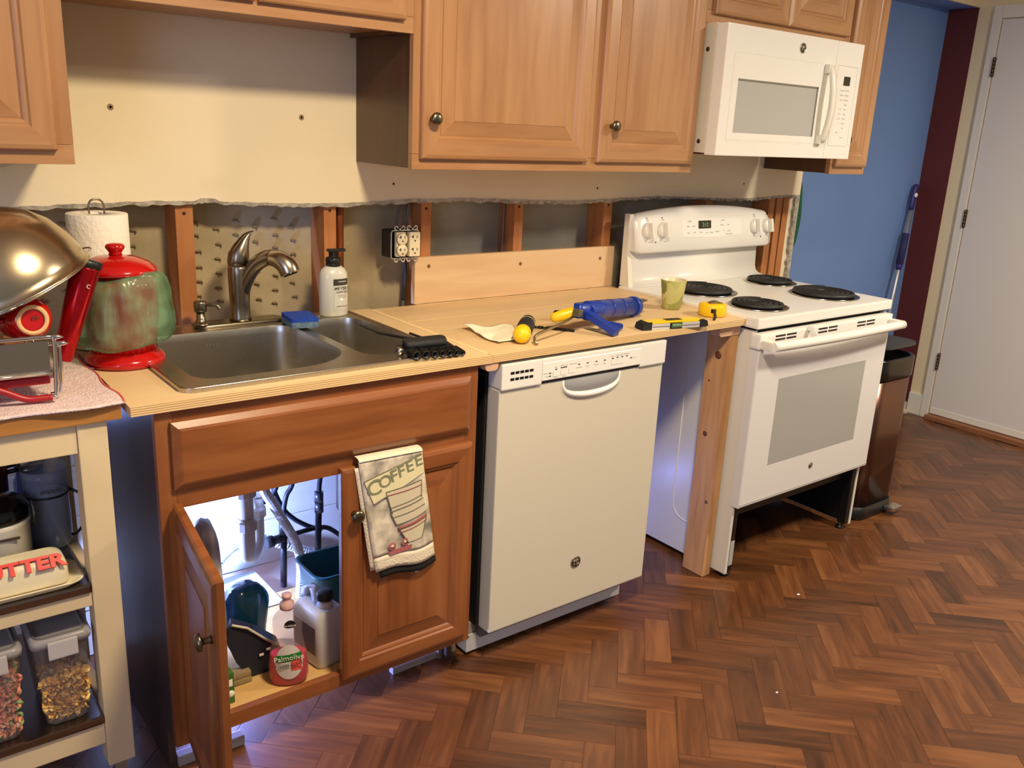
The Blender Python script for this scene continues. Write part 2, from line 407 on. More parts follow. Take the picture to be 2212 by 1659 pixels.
# torn gypsum core, hanging a little lower than the paint, uneven
b = B(); rings = []
random.seed(11); x = -1.6
while x < XE-.02:
    h = random.uniform(.005, .012); zt = ZT+.006*math.sin(x*7)+.002-.004*(x > 1)+(.006 if abs(x-.335) < .02 else 0)+random.uniform(0, .003)
    y0 = -.0022-random.uniform(0, .002)
    rings.append([(x, y0, zt+.001), (x, y0+.001, zt-h), (x, .013, zt-h-random.uniform(0, .004)), (x, .013, zt)])
    x += random.uniform(.010, .022)
b.loft(rings, smooth=False); b.build('torn_edge', gypsum, wb, label='ragged grey torn drywall edge')
b = B(); rings = []; z = .02
while z < ZT+.01:
    y0 = -.003-random.uniform(0, .004); xo = XE-.017-random.uniform(.004, .016)
    rings.append([(xo, y0+.004, z), (XE-.0085, y0, z), (XE-.008, .013, z), (xo, .02, z)]); z += random.uniform(.012, .03)
b.loft(rings, smooth=False); b.build('torn_edge', gypsum, wb)
for px_, pz_ in ((.118, 1.437), (.60, 1.434)):
    p = B(); p.lathe([(.0075, 0), (.006, .0015), (.003, .0012), (.0024, -.006), (.0001, -.006)], M=axisM((px_, 0, pz_), (0, -1, 0)), n=12); p.build('screw_anchor', mat('anchor_plastic', (150, 128, 96), .7), wb)
for px_, pz_ in ((.885, 1.26), (1.70, 1.245), (2.5, 1.26)):
    B().lathe([(.004, .0004), (.002, .001), (.0001, -.001)], M=axisM((px_, 0, pz_), (0, -1, 0)), n=8).build('screw_anchor', mat('anchor_dark', (90, 74, 54), .8), wb)
# sheathing behind the studs, studs, sill board
SY = .100
B().box(-1.6, .975, SY, SY+.012, .60, 1.34).build('plaster_backing', plaster, wb)
B().box(.9755, XE-.02, SY, SY+.012, .60, 1.34).build('plaster_backing', plaster_g, wb, label='grey unpainted wall backing')
for i in range(6):
    B().box(-1.6, XE-.03, .020-.004*(i % 2), .03, .139*i+.002, .139*i+.137, .002).build('plank', white_board, wb)
for x0, x1 in ((-.155, -.112), (.257, .302), (.668, .706), (.990, 1.026), (1.350, 1.386), (1.752, 1.792), (2.30, 2.338), (2.70, 2.738), (2.752, 2.79), (2.80, 2.838)):
    s_ = B().box(x0, x1, .0135, SY-.001, .838, 1.36, .0012).build('stud', pine_v, wb)
    if .2 < x0 < 1.9:
        B().lathe([(.0045, 0), (.004, .0015), (.0012, .001)], M=axisM(((x0+x1)/2, .0135, 1.185), (0, -1, 0)), n=8).build('nail_head', mat('nail_dark', (40, 26, 18), .7), s_)
B().box(XE-.05, XE, .0130, .115, 0, 2.44).build('wall_end', wall_cream, wb)
# plaster keys pushed through the lath
kb = B(); kb.ball((0, 0, 0), (.0085, .005, .0035), 10, 6); kb.ball((.007, -.001, -.004), (.0022, .004, .005), 8, 5)
bmesh.ops.recalc_face_normals(kb.bm, faces=kb.bm.faces[:]); KM = bpy.data.meshes.new('plaster_key'); kb.bm.to_mesh(KM); kb.bm.free(); KM.materials.append(plaster_k)
for f in KM.polygons: f.use_smooth = True
kx = -.10; ci = 0
while kx < .66:
    for r in range(7):
        kz = .915+r*.040+(.018 if ci % 2 else 0)
        if kz > 1.17 or .225 < kx < .315: continue
        o = bpy.data.objects.new('plaster_key', KM); COL.objects.link(o); o.parent = wb
        o.location = Vector((kx+random.uniform(-.004, .004), SY-.004, kz+random.uniform(-.004, .004)))-ORG[wb]
        o.rotation_euler = (0, random.uniform(-.2, .2), 0)
    kx += .0545; ci += 1
# alcove to the right: blue back wall, maroon jamb, header; right wall with its door
AY = .205
B().box(XE-.3, XR+.02, AY, AY+.02, -.03, 2.14).build('wall_alcove', blue_wall, kind='structure')
B().box(XE, XR+.0, 0.06, AY+.02, 2.112, 2.44).build('wall_header', blue_wall, kind='structure')
B().box(XE-.001, XR, .045, .062, 2.112, 2.44).build('trim_1', beige_wall, kind='structure')
jam = B().box(XR-.004, XR+.02, .052, AY, .058, 2.112).build('trim_2', maroon, kind='structure')
wr = B().box(XR, XR+.06, -3.6, .052, 0, 2.44).box(XR, XR+.06, .052, AY+.02, 0, 2.44).build('wall_right', beige_wall, kind='structure')
B().box(XR-.014, XR-.0005, -.029, .050, 0, .118, .003).build('baseboard_right', trim_white, kind='structure')
b = B(); b.box(XR-.016, XR-.0005, .055, .095, .0, .05, .003); b.box(XR-.06, XR-.02, .03, .07, .0, .018, .004); b.build('trim_3', mat('broken_plaster', (214, 200, 172), .9, var=.2, scale=40), kind='structure')
# left wall with an unseen window added around the daylight fill (outside the frame)
wl = B(); wl.plate([[(-3.6, 0), (.12, 0), (.12, 2.44), (-3.6, 2.44)], [(-3.22, .88), (-1.98, .88), (-1.98, 2.12), (-3.22, 2.12)]], 0, .06, frameM((-2.2, 0, 0), (0, 1, 0), (0, 0, 1)) @ Matrix.Translation((0, 0, -.06))); wl.build('wall_left', wall_cream, kind='structure')
wf = B().box(-2.255, -2.205, -3.22, -3.18, .88, 2.12).box(-2.255, -2.205, -2.02, -1.98, .88, 2.12).box(-2.255, -2.205, -3.18, -2.02, .88, .92).box(-2.255, -2.205, -3.18, -2.02, 2.08, 2.12).box(-2.25, -2.21, -2.615, -2.585, .92, 2.08).build('window_1', trim_white, kind='structure')
B().box(-2.235, -2.23, -3.18, -2.02, .92, 2.08).build('pane', glassy('window_glass', (240, 246, 255), .1, .02), wf)
# casing and slab of the white door
b = B()
b.box(XR-.017, XR-.0006, -.072, -.030, 0, 2.115, .003); b.box(XR-.017, XR-.0006, -1.0, -.0725, 2.055, 2.115, .003); b.box(XR-.017, XR-.0006, -1.04, -1.0005, 0, 2.115, .003)
b.build('trim_4', trim_white, kind='structure')
dr = B().box(XR-.010, XR-.001, -.995, -.078, .030, 2.050, .0015).build('door_1', door_white, kind='structure')
B().box(XR-.013, XR-.009, -.990, -.082, .032, .066, .0015).build('door_sweep', trim_white, dr)
B().box(XR-.05, XR-.0005, -1.0, -.0725, 0, .026, .004).build('trim_5', wood('threshold_oak', (120, 74, 44), (150, 98, 62), (168, 118, 78), 'y', .5, 6), kind='structure')
hm = mat('aged_brass_hinge', (104, 90, 66), .4, metal=.9)
for z in (1.83, 1.09, .325):
    b = B(); b.box(XR-.0185, XR-.0105, -.0835, -.070, z-.045, z+.045, .001)
    for k in range(5): b.cyl((XR-.022, -.077, z-.045+.018*k+.0006), (XR-.022, -.077, z-.045+.018*(k+1)-.0006), .006, 12)
    b.build('hinge', hm, dr)
B().box(-2.2, XR+.06, -3.6, .12, 2.441, 2.47).build('ceiling', mat('ceiling_paint', (232, 226, 212), .8), kind='structure')
# ceiling lamp of the kitchen (above the frame)
def dome(x, y, label):
    t = thing('ceiling_lamp', label, 'lamp', (x, y, 2.44))
    B().lathe([(.19, 2.44), (.19, 2.415), (.175, 2.405), (.170, 2.40)], c=(x, y, 0)).build('base', nickel, t)
    B().lathe([(.168, 2.40), (.15, 2.365), (.1, 2.340), (.04, 2.33), (.001, 2.328)], c=(x, y, 0)).build('shade', mat('opal_glass', (250, 240, 215), .4), t)
dome(.50, -1.62, 'round opal ceiling lamp over the sink side of the kitchen')
dome(2.85, -1.95, 'round opal ceiling lamp in front of the range')

# ------------------------------------------------------------------ upper cabinets
YU = -.305                     # front of the face frames
def upper(name, label, x0, x1, z0, z1, doors, knobs=(), side=maple_dark):
    t = thing(name, label, 'cabinet', ((x0+x1)/2, YU/2, z0))
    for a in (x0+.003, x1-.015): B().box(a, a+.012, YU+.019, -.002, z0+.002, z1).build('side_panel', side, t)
    B().box(x0+.0155, x1-.0155, YU+.0195, -.002, z0+.012, z0+.026).build('bottom_panel', maple_h, t)
    B().box(x0+.0155, x1-.0155, -.008, -.0025, z0+.027, z1).build('back_panel', maple_in, t)
    B().box(x0, x1, YU, YU+.0185, z0, z0+.038, .001).build('bottom_rail', maple_h, t)
    B().box(x0, x1, YU, YU+.0185, z1-.03, z1, .001).build('top_rail', maple_h, t)
    for a, c in ((x0, x0+.030), (x1-.030, x1)): B().box(a, c, YU, YU+.0185, z0+.0385, z1-.0305, .001).build('stile', maple_v, t)
    for i in range(len(doors)-1):
        m = (doors[i][1]+doors[i+1][0])/2; B().box(m-.028, m+.028, YU, YU+.0183, z0+.0385, z1-.0305, .001).build('stile', maple_v, t)
    for i, (a, c) in enumerate(doors):
        cab_door(t, a, c, z0+.027, z1-.012, YU-.0205, knob_at=knobs[i] if i < len(knobs) else None)
    return t
upper('wall_cabinet', 'maple wall cabinet cut off at the left edge above the dish rack', -.52, -.034, 1.322, 2.13, [(-.50, -.066)])
upper('wall_cabinet', 'short maple wall cabinet high over the sink', -.033, .7595, 1.645, 2.13, [(-.008, .352), (.362, .730)])
upper('wall_cabinet', 'large maple wall cabinet with two knobbed doors between sink and microwave', .760, 1.824, 1.320, 2.13, [(.780, 1.352), (1.392, 1.812)], [(.807, 1.447), (1.434, 1.452)])
upper('wall_cabinet', 'short maple wall cabinet directly above the white microwave', 1.825, 2.609, 1.780, 2.13, [(1.854, 2.224), (2.229, 2.598)])
upper('wall_cabinet', 'narrow maple wall cabinet right of the microwave at the blue alcove', 2.610, 2.845, 1.320, 2.13, [(2.625, 2.832)], [(2.646, 1.448)])
# ------------------------------------------------------------------ sink base cabinet
YF = -.6125; SW = .7715; ZB = .106
t = thing('sink_cabinet', 'maple sink base cabinet with false drawer front and left door open', 'cabinet', (SW/2, -.35, 0))
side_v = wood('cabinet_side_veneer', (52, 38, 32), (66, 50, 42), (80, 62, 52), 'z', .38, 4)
for x0, sgn in ((.002, 1), (SW-.018, -1)):
    poly = [(-.11, 0), (YF+.075, 0), (YF+.075, ZB), (YF+.0195, ZB), (YF+.0195, .874), (-.11, .874)]
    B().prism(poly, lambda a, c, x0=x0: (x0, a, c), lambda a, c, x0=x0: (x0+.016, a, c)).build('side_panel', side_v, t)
B().box(.0185, SW-.0185, YF+.0195, -.14, ZB+.006, ZB+.020).build('bottom_shelf', maple_in, t)
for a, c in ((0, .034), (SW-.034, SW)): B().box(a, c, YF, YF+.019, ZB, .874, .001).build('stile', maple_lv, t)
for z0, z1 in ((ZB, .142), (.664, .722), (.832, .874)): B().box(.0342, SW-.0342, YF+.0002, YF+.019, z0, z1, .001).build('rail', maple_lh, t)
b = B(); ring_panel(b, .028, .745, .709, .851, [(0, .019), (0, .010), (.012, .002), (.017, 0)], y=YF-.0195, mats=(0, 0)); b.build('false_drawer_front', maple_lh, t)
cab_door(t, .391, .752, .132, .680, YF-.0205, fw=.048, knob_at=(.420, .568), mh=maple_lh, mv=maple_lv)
# open door swung out on its left hinges: built closed, then turned about the hinge
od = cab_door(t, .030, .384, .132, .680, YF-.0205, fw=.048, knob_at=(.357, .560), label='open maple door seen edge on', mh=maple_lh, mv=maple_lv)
H = Vector((.030, YF-.010, 0)); Mh = Matrix.Translation(H) @ Matrix.Rotation(math.radians(-97), 4, 'Z') @ Matrix.Translation(-H)
o0 = ORG[t]; Ml = Matrix.Translation(-o0) @ Mh @ Matrix.Translation(o0)
for o in [od]+list(od.children): o.data.transform(Ml)
# ------------------------------------------------------------------ plywood tops, splash board, post, blocks
YP = -.627; ZC, ZP = .8765, .895
so = rrect(.064, .716, -.592, -.030, .03)        # sink outline
hole = rrect(.084, .696, -.572, -.048, .03)
def sheet(name, label, outer, holes, z0, z1, mtop=ply_top):
    b = B(); b.plate([outer]+holes, z0, z1)
    for f in b.bm.faces: f.material_index = 1 if abs(f.normal.z) < .5 and f.calc_area() > 0 else 0
    b.bm.normal_update()
    for f in b.bm.faces: f.material_index = 1 if abs(f.normal.z) < .5 else 0
    return b.build(name, [mtop, ply_edge], label=label, cat='plywood')
sheet('plywood_counter', 'plywood countertop sheet around the steel sink', [(-.045, YP), (.8045, YP), (.8045, -.001), (-.030, -.001)], [hole], ZC, ZP)
sheet('plywood_counter', 'front plywood countertop sheet carrying the tools over the dishwasher', [(.806, YP+.001), (1.7925, YP+.001), (1.7925, -.2105), (.806, -.2105)], [], ZC, ZP)
sheet('plywood_counter', 'rear plywood strip below the splash board', [(.806, -.2085), (1.7925, -.2085), (1.7925, -.012), (.806, -.012)], [], ZC, ZP)
def fill(label, pts, w0, seed):
    random.seed(seed); b = B(); rings = []
    n = 40; p0, p1 = Vector(pts[0]), Vector(pts[1]); d = (p1-p0).normalized(); s_ = Vector((-d.y, d.x, 0))
    for i in range(n+1):
        p = p0.lerp(p1, i/n); a = w0*random.uniform(.7, 1.2); c = w0*random.uniform(.7, 1.2)
        rings.append([p-s_*a, p+Vector((0, 0, .0008)), p+s_*c])
    b.loft(rings, closed=False, cap0=False, cap1=False)
    return b.build('wood_filler', mat('wood_filler', (236, 204, 150), .8), label=label, cat='filler')
fill('pale filler smeared along the joint beside the sink sheet', [(.8052, YP+.02, ZP+.0003), (.8052, -.02, ZP+.0003)], .007, 1)
fill('pale filler smeared along the joint behind the tools', [(.812, -.2095, ZP+.0003), (1.79, -.2095, ZP+.0003)], .0055, 2)
fill('pale filler bead at the foot of the splash board', [(.96, -.0135, ZP+.0003), (1.79, -.0135, ZP+.0003)], .0045, 3)
b = B(); b.box(.958, 1.798, -.0075, .0125, ZP+.001, 1.0405, .001)
b.bm.normal_update()
sb = b.build('splash_board', ply_board, label='upright plywood splash board screwed to the studs', cat='board')
for x, z in ((1.008, 1.012), (1.368, 1.000), (1.73, 1.000)):
    B().lathe([(.0062, .0003), (.0055, .0012), (.0018, .0004), (.001, -.001)], M=axisM((x, -.0075, z), (0, -1, 0)), n=10).build('screw_head', mat('screw_sunk', (120, 84, 46), .6), sb)
def block(label, x0, x1, y0, y1, z0):
    b = B(); r = .010
    poly = [(x0, ZC-.0005), (x0, z0+r)] + [(x0+r-r*math.cos(k*PI/8), z0+r-r*math.sin(k*PI/8)) for k in range(1, 5)] + [(x1-r+r*math.sin(k*PI/8), z0+r-r*math.cos(k*PI/8)) for k in range(0, 5)] + [(x1, ZC-.0005)]
    b.prism(poly, lambda a, c: (a, y0, c), lambda a, c: (a, y1, c)); return b.build('wood_cleat', mat('cleat_wood', (214, 172, 136), .6, var=.12, scale=20), label=label, cat='block')
block('small rounded wooden cleat under the counter joint beside the dishwasher', .787, .826, -.622, -.40, .855)
block('small rounded wooden cleat under the counter end at the wooden post', 1.690, 1.7895, -.607, -.57, .843)
post = B().box(1.7475, 1.7860, -.6045, -.5155, .001, .8425, .002).build('wooden_post', pine_new, label='pine post propping the counter between dishwasher and stove', cat='post')
km = mat('knot_brown', (110, 66, 36), .6)
for y, z, r in ((-.565, .77, .013), (-.548, .50, .009), (-.585, .27, .006), (-.54, .68, .004)):
    B().lathe([(r, .0002), (r*.6, .0007), (.0005, .0008)], M=axisM((1.7475, y, z), (-1, 0, 0)), n=12).build('knot', km, post)

# ------------------------------------------------------------------ dishwasher
t = thing('dishwasher', 'white built-in dishwasher standing below the plywood counter', 'dishwasher', (1.135, -.35, 0))
DX0, DX1, DY = .8355, 1.4315, -.626
B().box(DX0+.012, DX1-.012, DY+.062, -.06, .06, .855).build('tub', mat('grey_tub', (96, 92, 88), .5), t)
B().box(DX0-.004, DX0+.011, DY+.062, -.10, .10, .862, .003).build('side_rail', black_rub, t)
b = B(); b.box(DX0, DX1, DY+.008, DY+.058, .104, .798, .004)
b.build('door', white_app2, t)
# control panel with arched lower lip; recess for the hand
CPX = DX0+.0005
b = B()
b.box(CPX, CPX+.131, DY, DY+.058, .799, .867, .004); b.box(DX1-.1035, DX1-.0005, DY, DY+.058, .799, .867, .004)
b.box(CPX+.1312, DX1-.1037, DY, DY+.058, .806, .867, .0035)
cp = b.build('control_panel', white_app, t)
B().box(CPX+.135, DX1-.105, DY+.0045, DY+.030, .8000, .8055).build('shadow_gap', black, cp)
b = B(); ring_panel(b, CPX+.1315, DX1-.104, .8075, .8555, [(0, .0012), (.0015, 0)], y=DY-.0012, mats=(0, 0)); b.build('console', mat('white_console', (240, 238, 230), .3), cp)
for r in range(2):
    for k in range(5): B().box(CPX+.0265+.0153*k, CPX+.0395+.0153*k, DY-.0004, DY+.004, .838-.0165*r, .8455-.0165*r, .001).build('vent_slot', black, cp)
# hand pocket: scoop below the panel, recess shade put into its grey
b = B(); cx0, cx1 = 1.047, 1.256; cxm = (cx0+cx1)/2
def scoop(u, v):
    a = PI*u; x = cxm-(cx1-cx0)/2*math.cos(a); dep = math.sin(a)**.6*.048*v
    return (x, DY+.0075-.006*math.sin(PI*v)*math.sin(a), .798-dep)
b.grid(scoop, 24, 8); b.build('hand_pocket', mat('pocket_shade_grey', (150, 150, 152), .4), t)
lp = B(); lp.tube([(cxm-(cx1-cx0)/2*math.cos(PI*k/24)*(1-.05*math.sin(PI*k/24)), DY+.007, .797-math.sin(PI*k/24)**.5*.050) for k in range(25)], [.002+.0075*math.sin(PI*k/24)**.7 for k in range(25)], 10); lp.build('pocket_lip', white_app, t)
ink = mat('grey_print', (172, 171, 168), .6); led = mat('dark_mark', (44, 44, 44), .5)
b = B()
for x, z in ((.992, .826), (.992, .818), (1.012, .8345), (1.031, .8365), (1.0385, .8365), (1.046, .8365), (1.092, .838), (1.123, .838), (1.155, .838), (1.186, .838), (1.216, .839), (1.234, .840), (1.252, .840), (1.270, .840), (1.288, .832)):
    b.box(x-.003, x+.003, DY-.0022, DY-.0014, z-.0012, z+.0012)
b.build('indicator', led, cp, kind='stuff')
for s_, x, z in (('Sanitized', .978, .826), ('Clean', .981, .818), ('Start', 1.012, .840), ('Select Cycle', 1.040, .842), ('Delay Hours', 1.072, .842), ('AutoSense', 1.092, .829), ('Heavy', 1.123, .829), ('Normal', 1.155, .829), ('Light', 1.186, .829), ('Steam', 1.216, .8445), ('Boost Temp', 1.240, .846), ('Heated Dry', 1.268, .846), ('Lock', 1.300, .8325), ('Reset', 1.012, .812), ('Cycles', 1.040, .812)):
    text('label_print', s_, .0052, ink, FR((x, DY-.0014, z)), cp, .0001)
bb = B()
for x0, x1, z0, z1 in ((1.002, 1.024, .815, .829), (1.028, 1.050, .816, .830), (1.056, 1.078, .817, .831), (1.212, 1.256, .820, .833)):
    for a in ((x0, x1, z0, z0+.0006), (x0, x0+.0006, z0, z1)): bb.box(a[0], a[1], DY-.0018, DY-.0014, a[2], a[3])
bb.build('button_outline', ink, cp, kind='stuff')
def roundel(parent, p, r, d=(0, -1, 0), dark=(70, 64, 54)):
    M = axisM(p, d); o = B().lathe([(r, 0), (r, .002), (r*.9, .003), (r*.86, .0022), (r*.05, .0022)], M=M, n=28).build('logo_badge', mat('badge_silver', (176, 168, 150), .3, metal=.9), parent)
    B().lathe([(r*.80, .0021), (r*.80, .0026), (r*.05, .0026)], M=M, n=28).build('badge_face', mat('badge_dark', dark, .4, metal=.5), o)
    b = B()
    for s_ in range(2):
        sg = 1 if s_ else -1
        pts = [M @ Vector(((sg*r*.22+r*.17*math.cos(a)), r*.36*math.sin(a), .0028)) for a in [k*2*PI/20 for k in range(17)]]
        b.tube(pts, r*.045, 6)
    for k in range(4):
        a0 = PI/4+k*PI/2
        b.tube([M @ Vector((r*(.62-.1*math.sin(PI*q/8))*math.cos(a0+.9*(q/8-.5)), r*(.62-.1*math.sin(PI*q/8))*math.sin(a0+.9*(q/8-.5)), .0028)) for q in range(9)], r*.05, 6)
    b.build('monogram', mat('badge_bright', (214, 206, 188), .3, metal=.8), o)
roundel(t, (1.141, DY+.008, .236), .0185)
b = B(); b.box(.815, 1.412, -.545, -.540, .012, .066, .001); b.box(.815, .820, -.5398, -.50, .012, .066, .001); b.build('kick_panel', mat('kick_white', (206, 206, 206), .45), t)
B().lathe([(.004, .0002), (.003, .0008), (.0005, .0008)], M=axisM((.8195, -.545, .060), (0, -1, 0)), n=10).build('screw', black, t)
B().box(.822, 1.40, -.5395, -.5, .067, .10).build('base_frame', mat('kick_grey', (158, 154, 148), .5), t)
for x in (.86, 1.39):
    B().cyl((x, -.30, .0), (x, -.30, .065), .015, 12).build('leveling_foot', black, t)
    B().cyl((x, -.48, .0), (x, -.48, .065), .012, 12).build('leveling_foot', black, t)

# ------------------------------------------------------------------ range
t = thing('electric_range', 'white freestanding coil range with backguard and missing bottom drawer', 'range', (2.17, -.36, 0))
RX0, RX1 = 1.800, 2.555; RF = -.680
side_w = mat('range_side_enamel', (222, 218, 206), .35)
sp = None
for x0, nm in ((RX0, 'side_panel'), (RX1-.012, 'side_panel')):
    B().box(x0, x0+.012, -.655, -.045, .018, .862, .002).build(nm, side_w, t)
b = B(); pts = [(RX0-.0005, -.40, .86), (RX0-.0005, -.40, .20), (RX0-.0005, -.405, .17), (RX0-.0005, -.425, .148), (RX0-.0005, -.455, .14), (RX0-.0005, -.52, .14)]
b.tube(pts, .0022, 6); b.build('pressed_rib', mat('rib_white', (236, 234, 230), .4), t)
B().box(RX0+.0125, RX1-.0125, -.640, -.05, .255, .862).build('oven_body', black_m, t)
B().box(RX0+.0125, RX1-.0125, -.07, -.048, .03, .2545).build('rear_panel', black_m, t)
for x0 in (RX0+.0125, RX1-.0375): B().box(x0, x0+.025, -.652, -.62, .022, .254, .002).build('leg_bracket', black_m, t)
for x0 in (RX0+.0125, RX1-.0165): B().box(x0, x0+.004, -.6195, -.0705, .022, .254).build('inner_liner', black_m, t)
B().box(RX0+.04, RX1-.04, -.62, -.58, .205, .2545, .003).build('cross_bar', black_m, t)
for x in (RX0+.03, RX1-.03):
    for y in (-.63, -.09): B().lathe([(.017, 0), (.017, .008), (.008, .010), (.008, .03)], c=(x, y, 0), n=14).build('leveling_foot', black, t)
lb = B().box(RX0+.017, RX0+.036, -.6535, -.6522, .045, .135).build('rating_label', mat('label_silver', (176, 176, 172), .5), t)
# cooktop
ct = B(); ct.box(RX0-.012, RX1+.004, -.672, -.052, .870, .9045, .007); ck = ct.build('cooktop', white_app, t)
B().box(RX0+.004, RX1-.006, -.655, -.60, .8625, .8695).build('shadow_gap', black_m, t)
coil_m = mat('coil_black', (30, 29, 28), .55); pan_m = mat('drip_pan_dark', (58, 52, 46), .22, metal=.9)
ring_m = mat('drip_ring_chrome', (170, 165, 155), .18, metal=1.)
for x, y, r, turns in ((1.965, -.535, .098, 4), (2.005, -.262, .120, 5), (2.425, -.240, .098, 4), (2.385, -.505, .122, 5)):
    bu = thing('burner', None, None, (x, y, .9045)); bu.parent = t; bu.location = Vector((x, y, .9045))-ORG[t]
    B().lathe([(r*.995, .9055), (r, .9085), (r*.955, .9092), (r*.93, .907)], c=(x, y, 0), n=36, cap0=False, cap1=False).build('trim_ring', ring_m, bu)
    B().lathe([(r*.945, .9082), (r*.80, .9058), (r*.15, .9052), (.001, .9052)], c=(x, y, 0), n=36, cap0=False).build('drip_pan', pan_m, bu)
    n = turns*28; pts = []
    for k in range(n+1):
        f = k/n; a = 2*PI*turns*f; rr = r*(.90-.72*f); pts.append((x+rr*math.cos(a+.6), y+rr*math.sin(a+.6), .9150))
    B().tube(pts, r*.068, 7).build('coil', coil_m, bu)
    b = B()
    for k in range(3):
        a = k*2*PI/3+.3; b.box(-.001, .001, .01, r*.9, 0, .004, 0, Matrix.Translation((x, y, .9060)) @ Matrix.Rotation(a, 4, 'Z'))
    b.lathe([(.016, .907), (.016, .916), (.001, .9165)], c=(x, y, 0), n=16); b.build('support', ring_m, bu)
# backguard: riser that flares out to the cooktop, and the arched console
b = B(); zz = [.9046, .908, .914, .924, .94, .96, 1.0, 1.035]
prof_r = [(.03, -.115), (.02, -.10), (.010, -.087), (.003, -.078), (0, -.074), (0, -.072), (0, -.070), (0, -.068)]
rings = [[(RX0+.022, y, z), (RX1-.002-.015+d*.9, y, z), (RX1-.002-.015+d*.9, -.050, z), (RX0+.022, -.050, z)] for z, (d, y) in zip(zz, prof_r)]
b.loft(rings); b.build('riser', white_app, t)
bw = B(); bw.prism([(-.045, .9046), (-.092, .9046), (-.070, 1.03), (-.070, 1.16), (-.045, 1.16)], lambda a, c: (RX0+.0005, a, c), lambda a, c: (RX0+.021, a, c)); bw.build('end_cap', ivory, t)
GX0, GX1 = 1.803, 2.586
def arch(f): return 1.156+.030*(1-(2*f-1)**2)
b = B(); rings = []
n = 24
for i in range(n+1):
    f = i/n; x = GX0+(GX1-GX0)*f; zt = arch(f); e = .010 if i in (0, n) else 0
    x += .006 if i == 0 else (-.006 if i == n else 0)
    rings.append([(x, -.104+e, 1.024+e), (x, -.110+e, 1.032+e*.5), (x, -.100+e, 1.10), (x, -.090+e, zt-.016-e), (x, -.080+e, zt-.005-e), (x, -.066, zt-e), (x, -.046, zt-e), (x, -.046, 1.022+e)])
b.loft(rings); bg_ = b.build('console', white_app, t)
def gy(z):                                                # front surface of the console at height z
    return -.110+(z-1.032)/(1.10-1.032)*.010 if z < 1.10 else -.100+(z-1.10)/.06*.0095
nrm = Vector((0, -1, .15)).normalized(); upv = Vector((0, .15, 1)).normalized()
def G(x, z, off=.0008): return frameM(Vector((x, gy(z), z))+nrm*off, (1, 0, 0), upv)
b = B(); xs = [2.045+(2.385-2.045)*k/10 for k in range(11)]
cb = B(); cb.loft([[(x, gy(1.070+.006*abs(k-5)/5)-.0010, 1.070+.006*abs(k-5)/5), (x, gy(1.140-.004*abs(k-5)/5)-.0016, 1.140-.004*abs(k-5)/5), (x, -.06, 1.12)] for k, x in enumerate(xs)], smooth=False); kp = cb.build('keypad', mat('white_keypad', (242, 240, 234), .25), bg_)
Mx = G(2.170, 1.118, .0022); B().box(-.035, .035, -.0145, .0145, 0, .0008, 0, Mx).build('clock_display', mat('display_black', (14, 18, 14), .15), kp)
text('clock_digits', '2:12', .020, emit('clock_green', (120, 170, 120), .25), G(2.172, 1.117, .0034), kp, .0001)
for s_, x, z in (('OVEN', 2.085, 1.131), ('Bake', 2.078, 1.113), ('Broil', 2.108, 1.113), ('Start', 2.079, 1.090), ('Off', 2.112, 1.090), ('Timer', 2.148, 1.090), ('Set', 2.182, 1.088), ('Clock', 2.207, 1.088), ('On/Off', 2.240, 1.090), ('LIGHT', 2.275, 1.131), ('Delay', 2.270, 1.114), ('Self', 2.305, 1.114), ('Hi', 2.280, 1.093), ('Clean', 2.310, 1.091), ('Door Locked', 2.310, 1.080)):
    text('label_print', s_, .0075, ink, G(x, z, .0026), kp, .0001)
for x in (1.866, 1.944, 2.470, 2.548):
    z = 1.104; M = axisM(Vector((x, gy(z), z)), nrm); K = B()
    K.lathe([(.0285, 0), (.0290, .002), (.0265, .010), (.0255, .013), (.0005, .0135)], M=M, n=28)
    k_ = K.build('knob', mat('knob_white', (238, 234, 224), .3), t)
    gb = B(); gb.box(-.006, .006, -.026, .026, .013, .030, .003, frameM(Vector((x, gy(z), z)), (1, 0, 0), upv) @ Matrix.Rotation(.08, 4, 'Z')); gb.build('grip', MATS['knob_white'], k_)
    for s_, dz in (('OFF', .036), ('Front' if x in (1.866, 2.548) else 'Rear', -.040)): text('label_print', s_, .0075, ink, G(x+(.01 if dz < 0 else 0), z+dz, .0009), bg_, .0001)
    sq = B(); sq.box(-.002, .002, -.002, .002, 0, .0005, 0, G(x-.004, 1.1475, .0006)); sq.build('burner_mark', led, bg_)
for x in (1.905, 2.508): B().lathe([(.0028, .0), (.0026, .001), (.0004, .0014)], M=axisM(Vector((x, gy(1.062), 1.062)), nrm), n=10).build('pilot_light', led, bg_)
# oven door: vent strip, glass, handle, badge
b = B(); ring_panel(b, RX0-.002, RX1+.000, .268, .806, [(0, .034), (0, .004), (.003, .001), (.006, 0)], y=RF, mats=(0, 0)); od_ = b.build('oven_door', mat('oven_door_white', (224, 221, 219), .22), t)
b = B(); ring_panel(b, RX0+.122, RX0+.628, .399, .698, [(0, .0002), (0, -.0006), (.001, -.0009)], y=RF, mats=(0, 0)); b.build('door_glass', grey_glass, od_)
B().box(RX0+.001, RX1-.003, RF-.0012, RF+.001, .279, .2805).build('door_seam', ink, od_)
roundel(od_, (2.176, RF, .347), .0105, dark=(110, 108, 104))
b = B(); b.box(RX0-.008, RX1+.002, RF-.004, RF+.035, .8065, .856, .008); vp = b.build('vent_strip', white_app, od_)
for gx in (1.868, 2.098, 2.328):
    for r in range(2):
        for k in range(2): B().box(gx+.058*k, gx+.052+.058*k, RF-.0046, RF+.004, .829+.0115*r, .8355+.0115*r, .0015).build('vent_slot', black, vp)
B().box(2.035, 2.055, RF-.028, RF-.003, .846, .862, .003).build('door_latch', white_app, vp)
b = B(); hn = 20
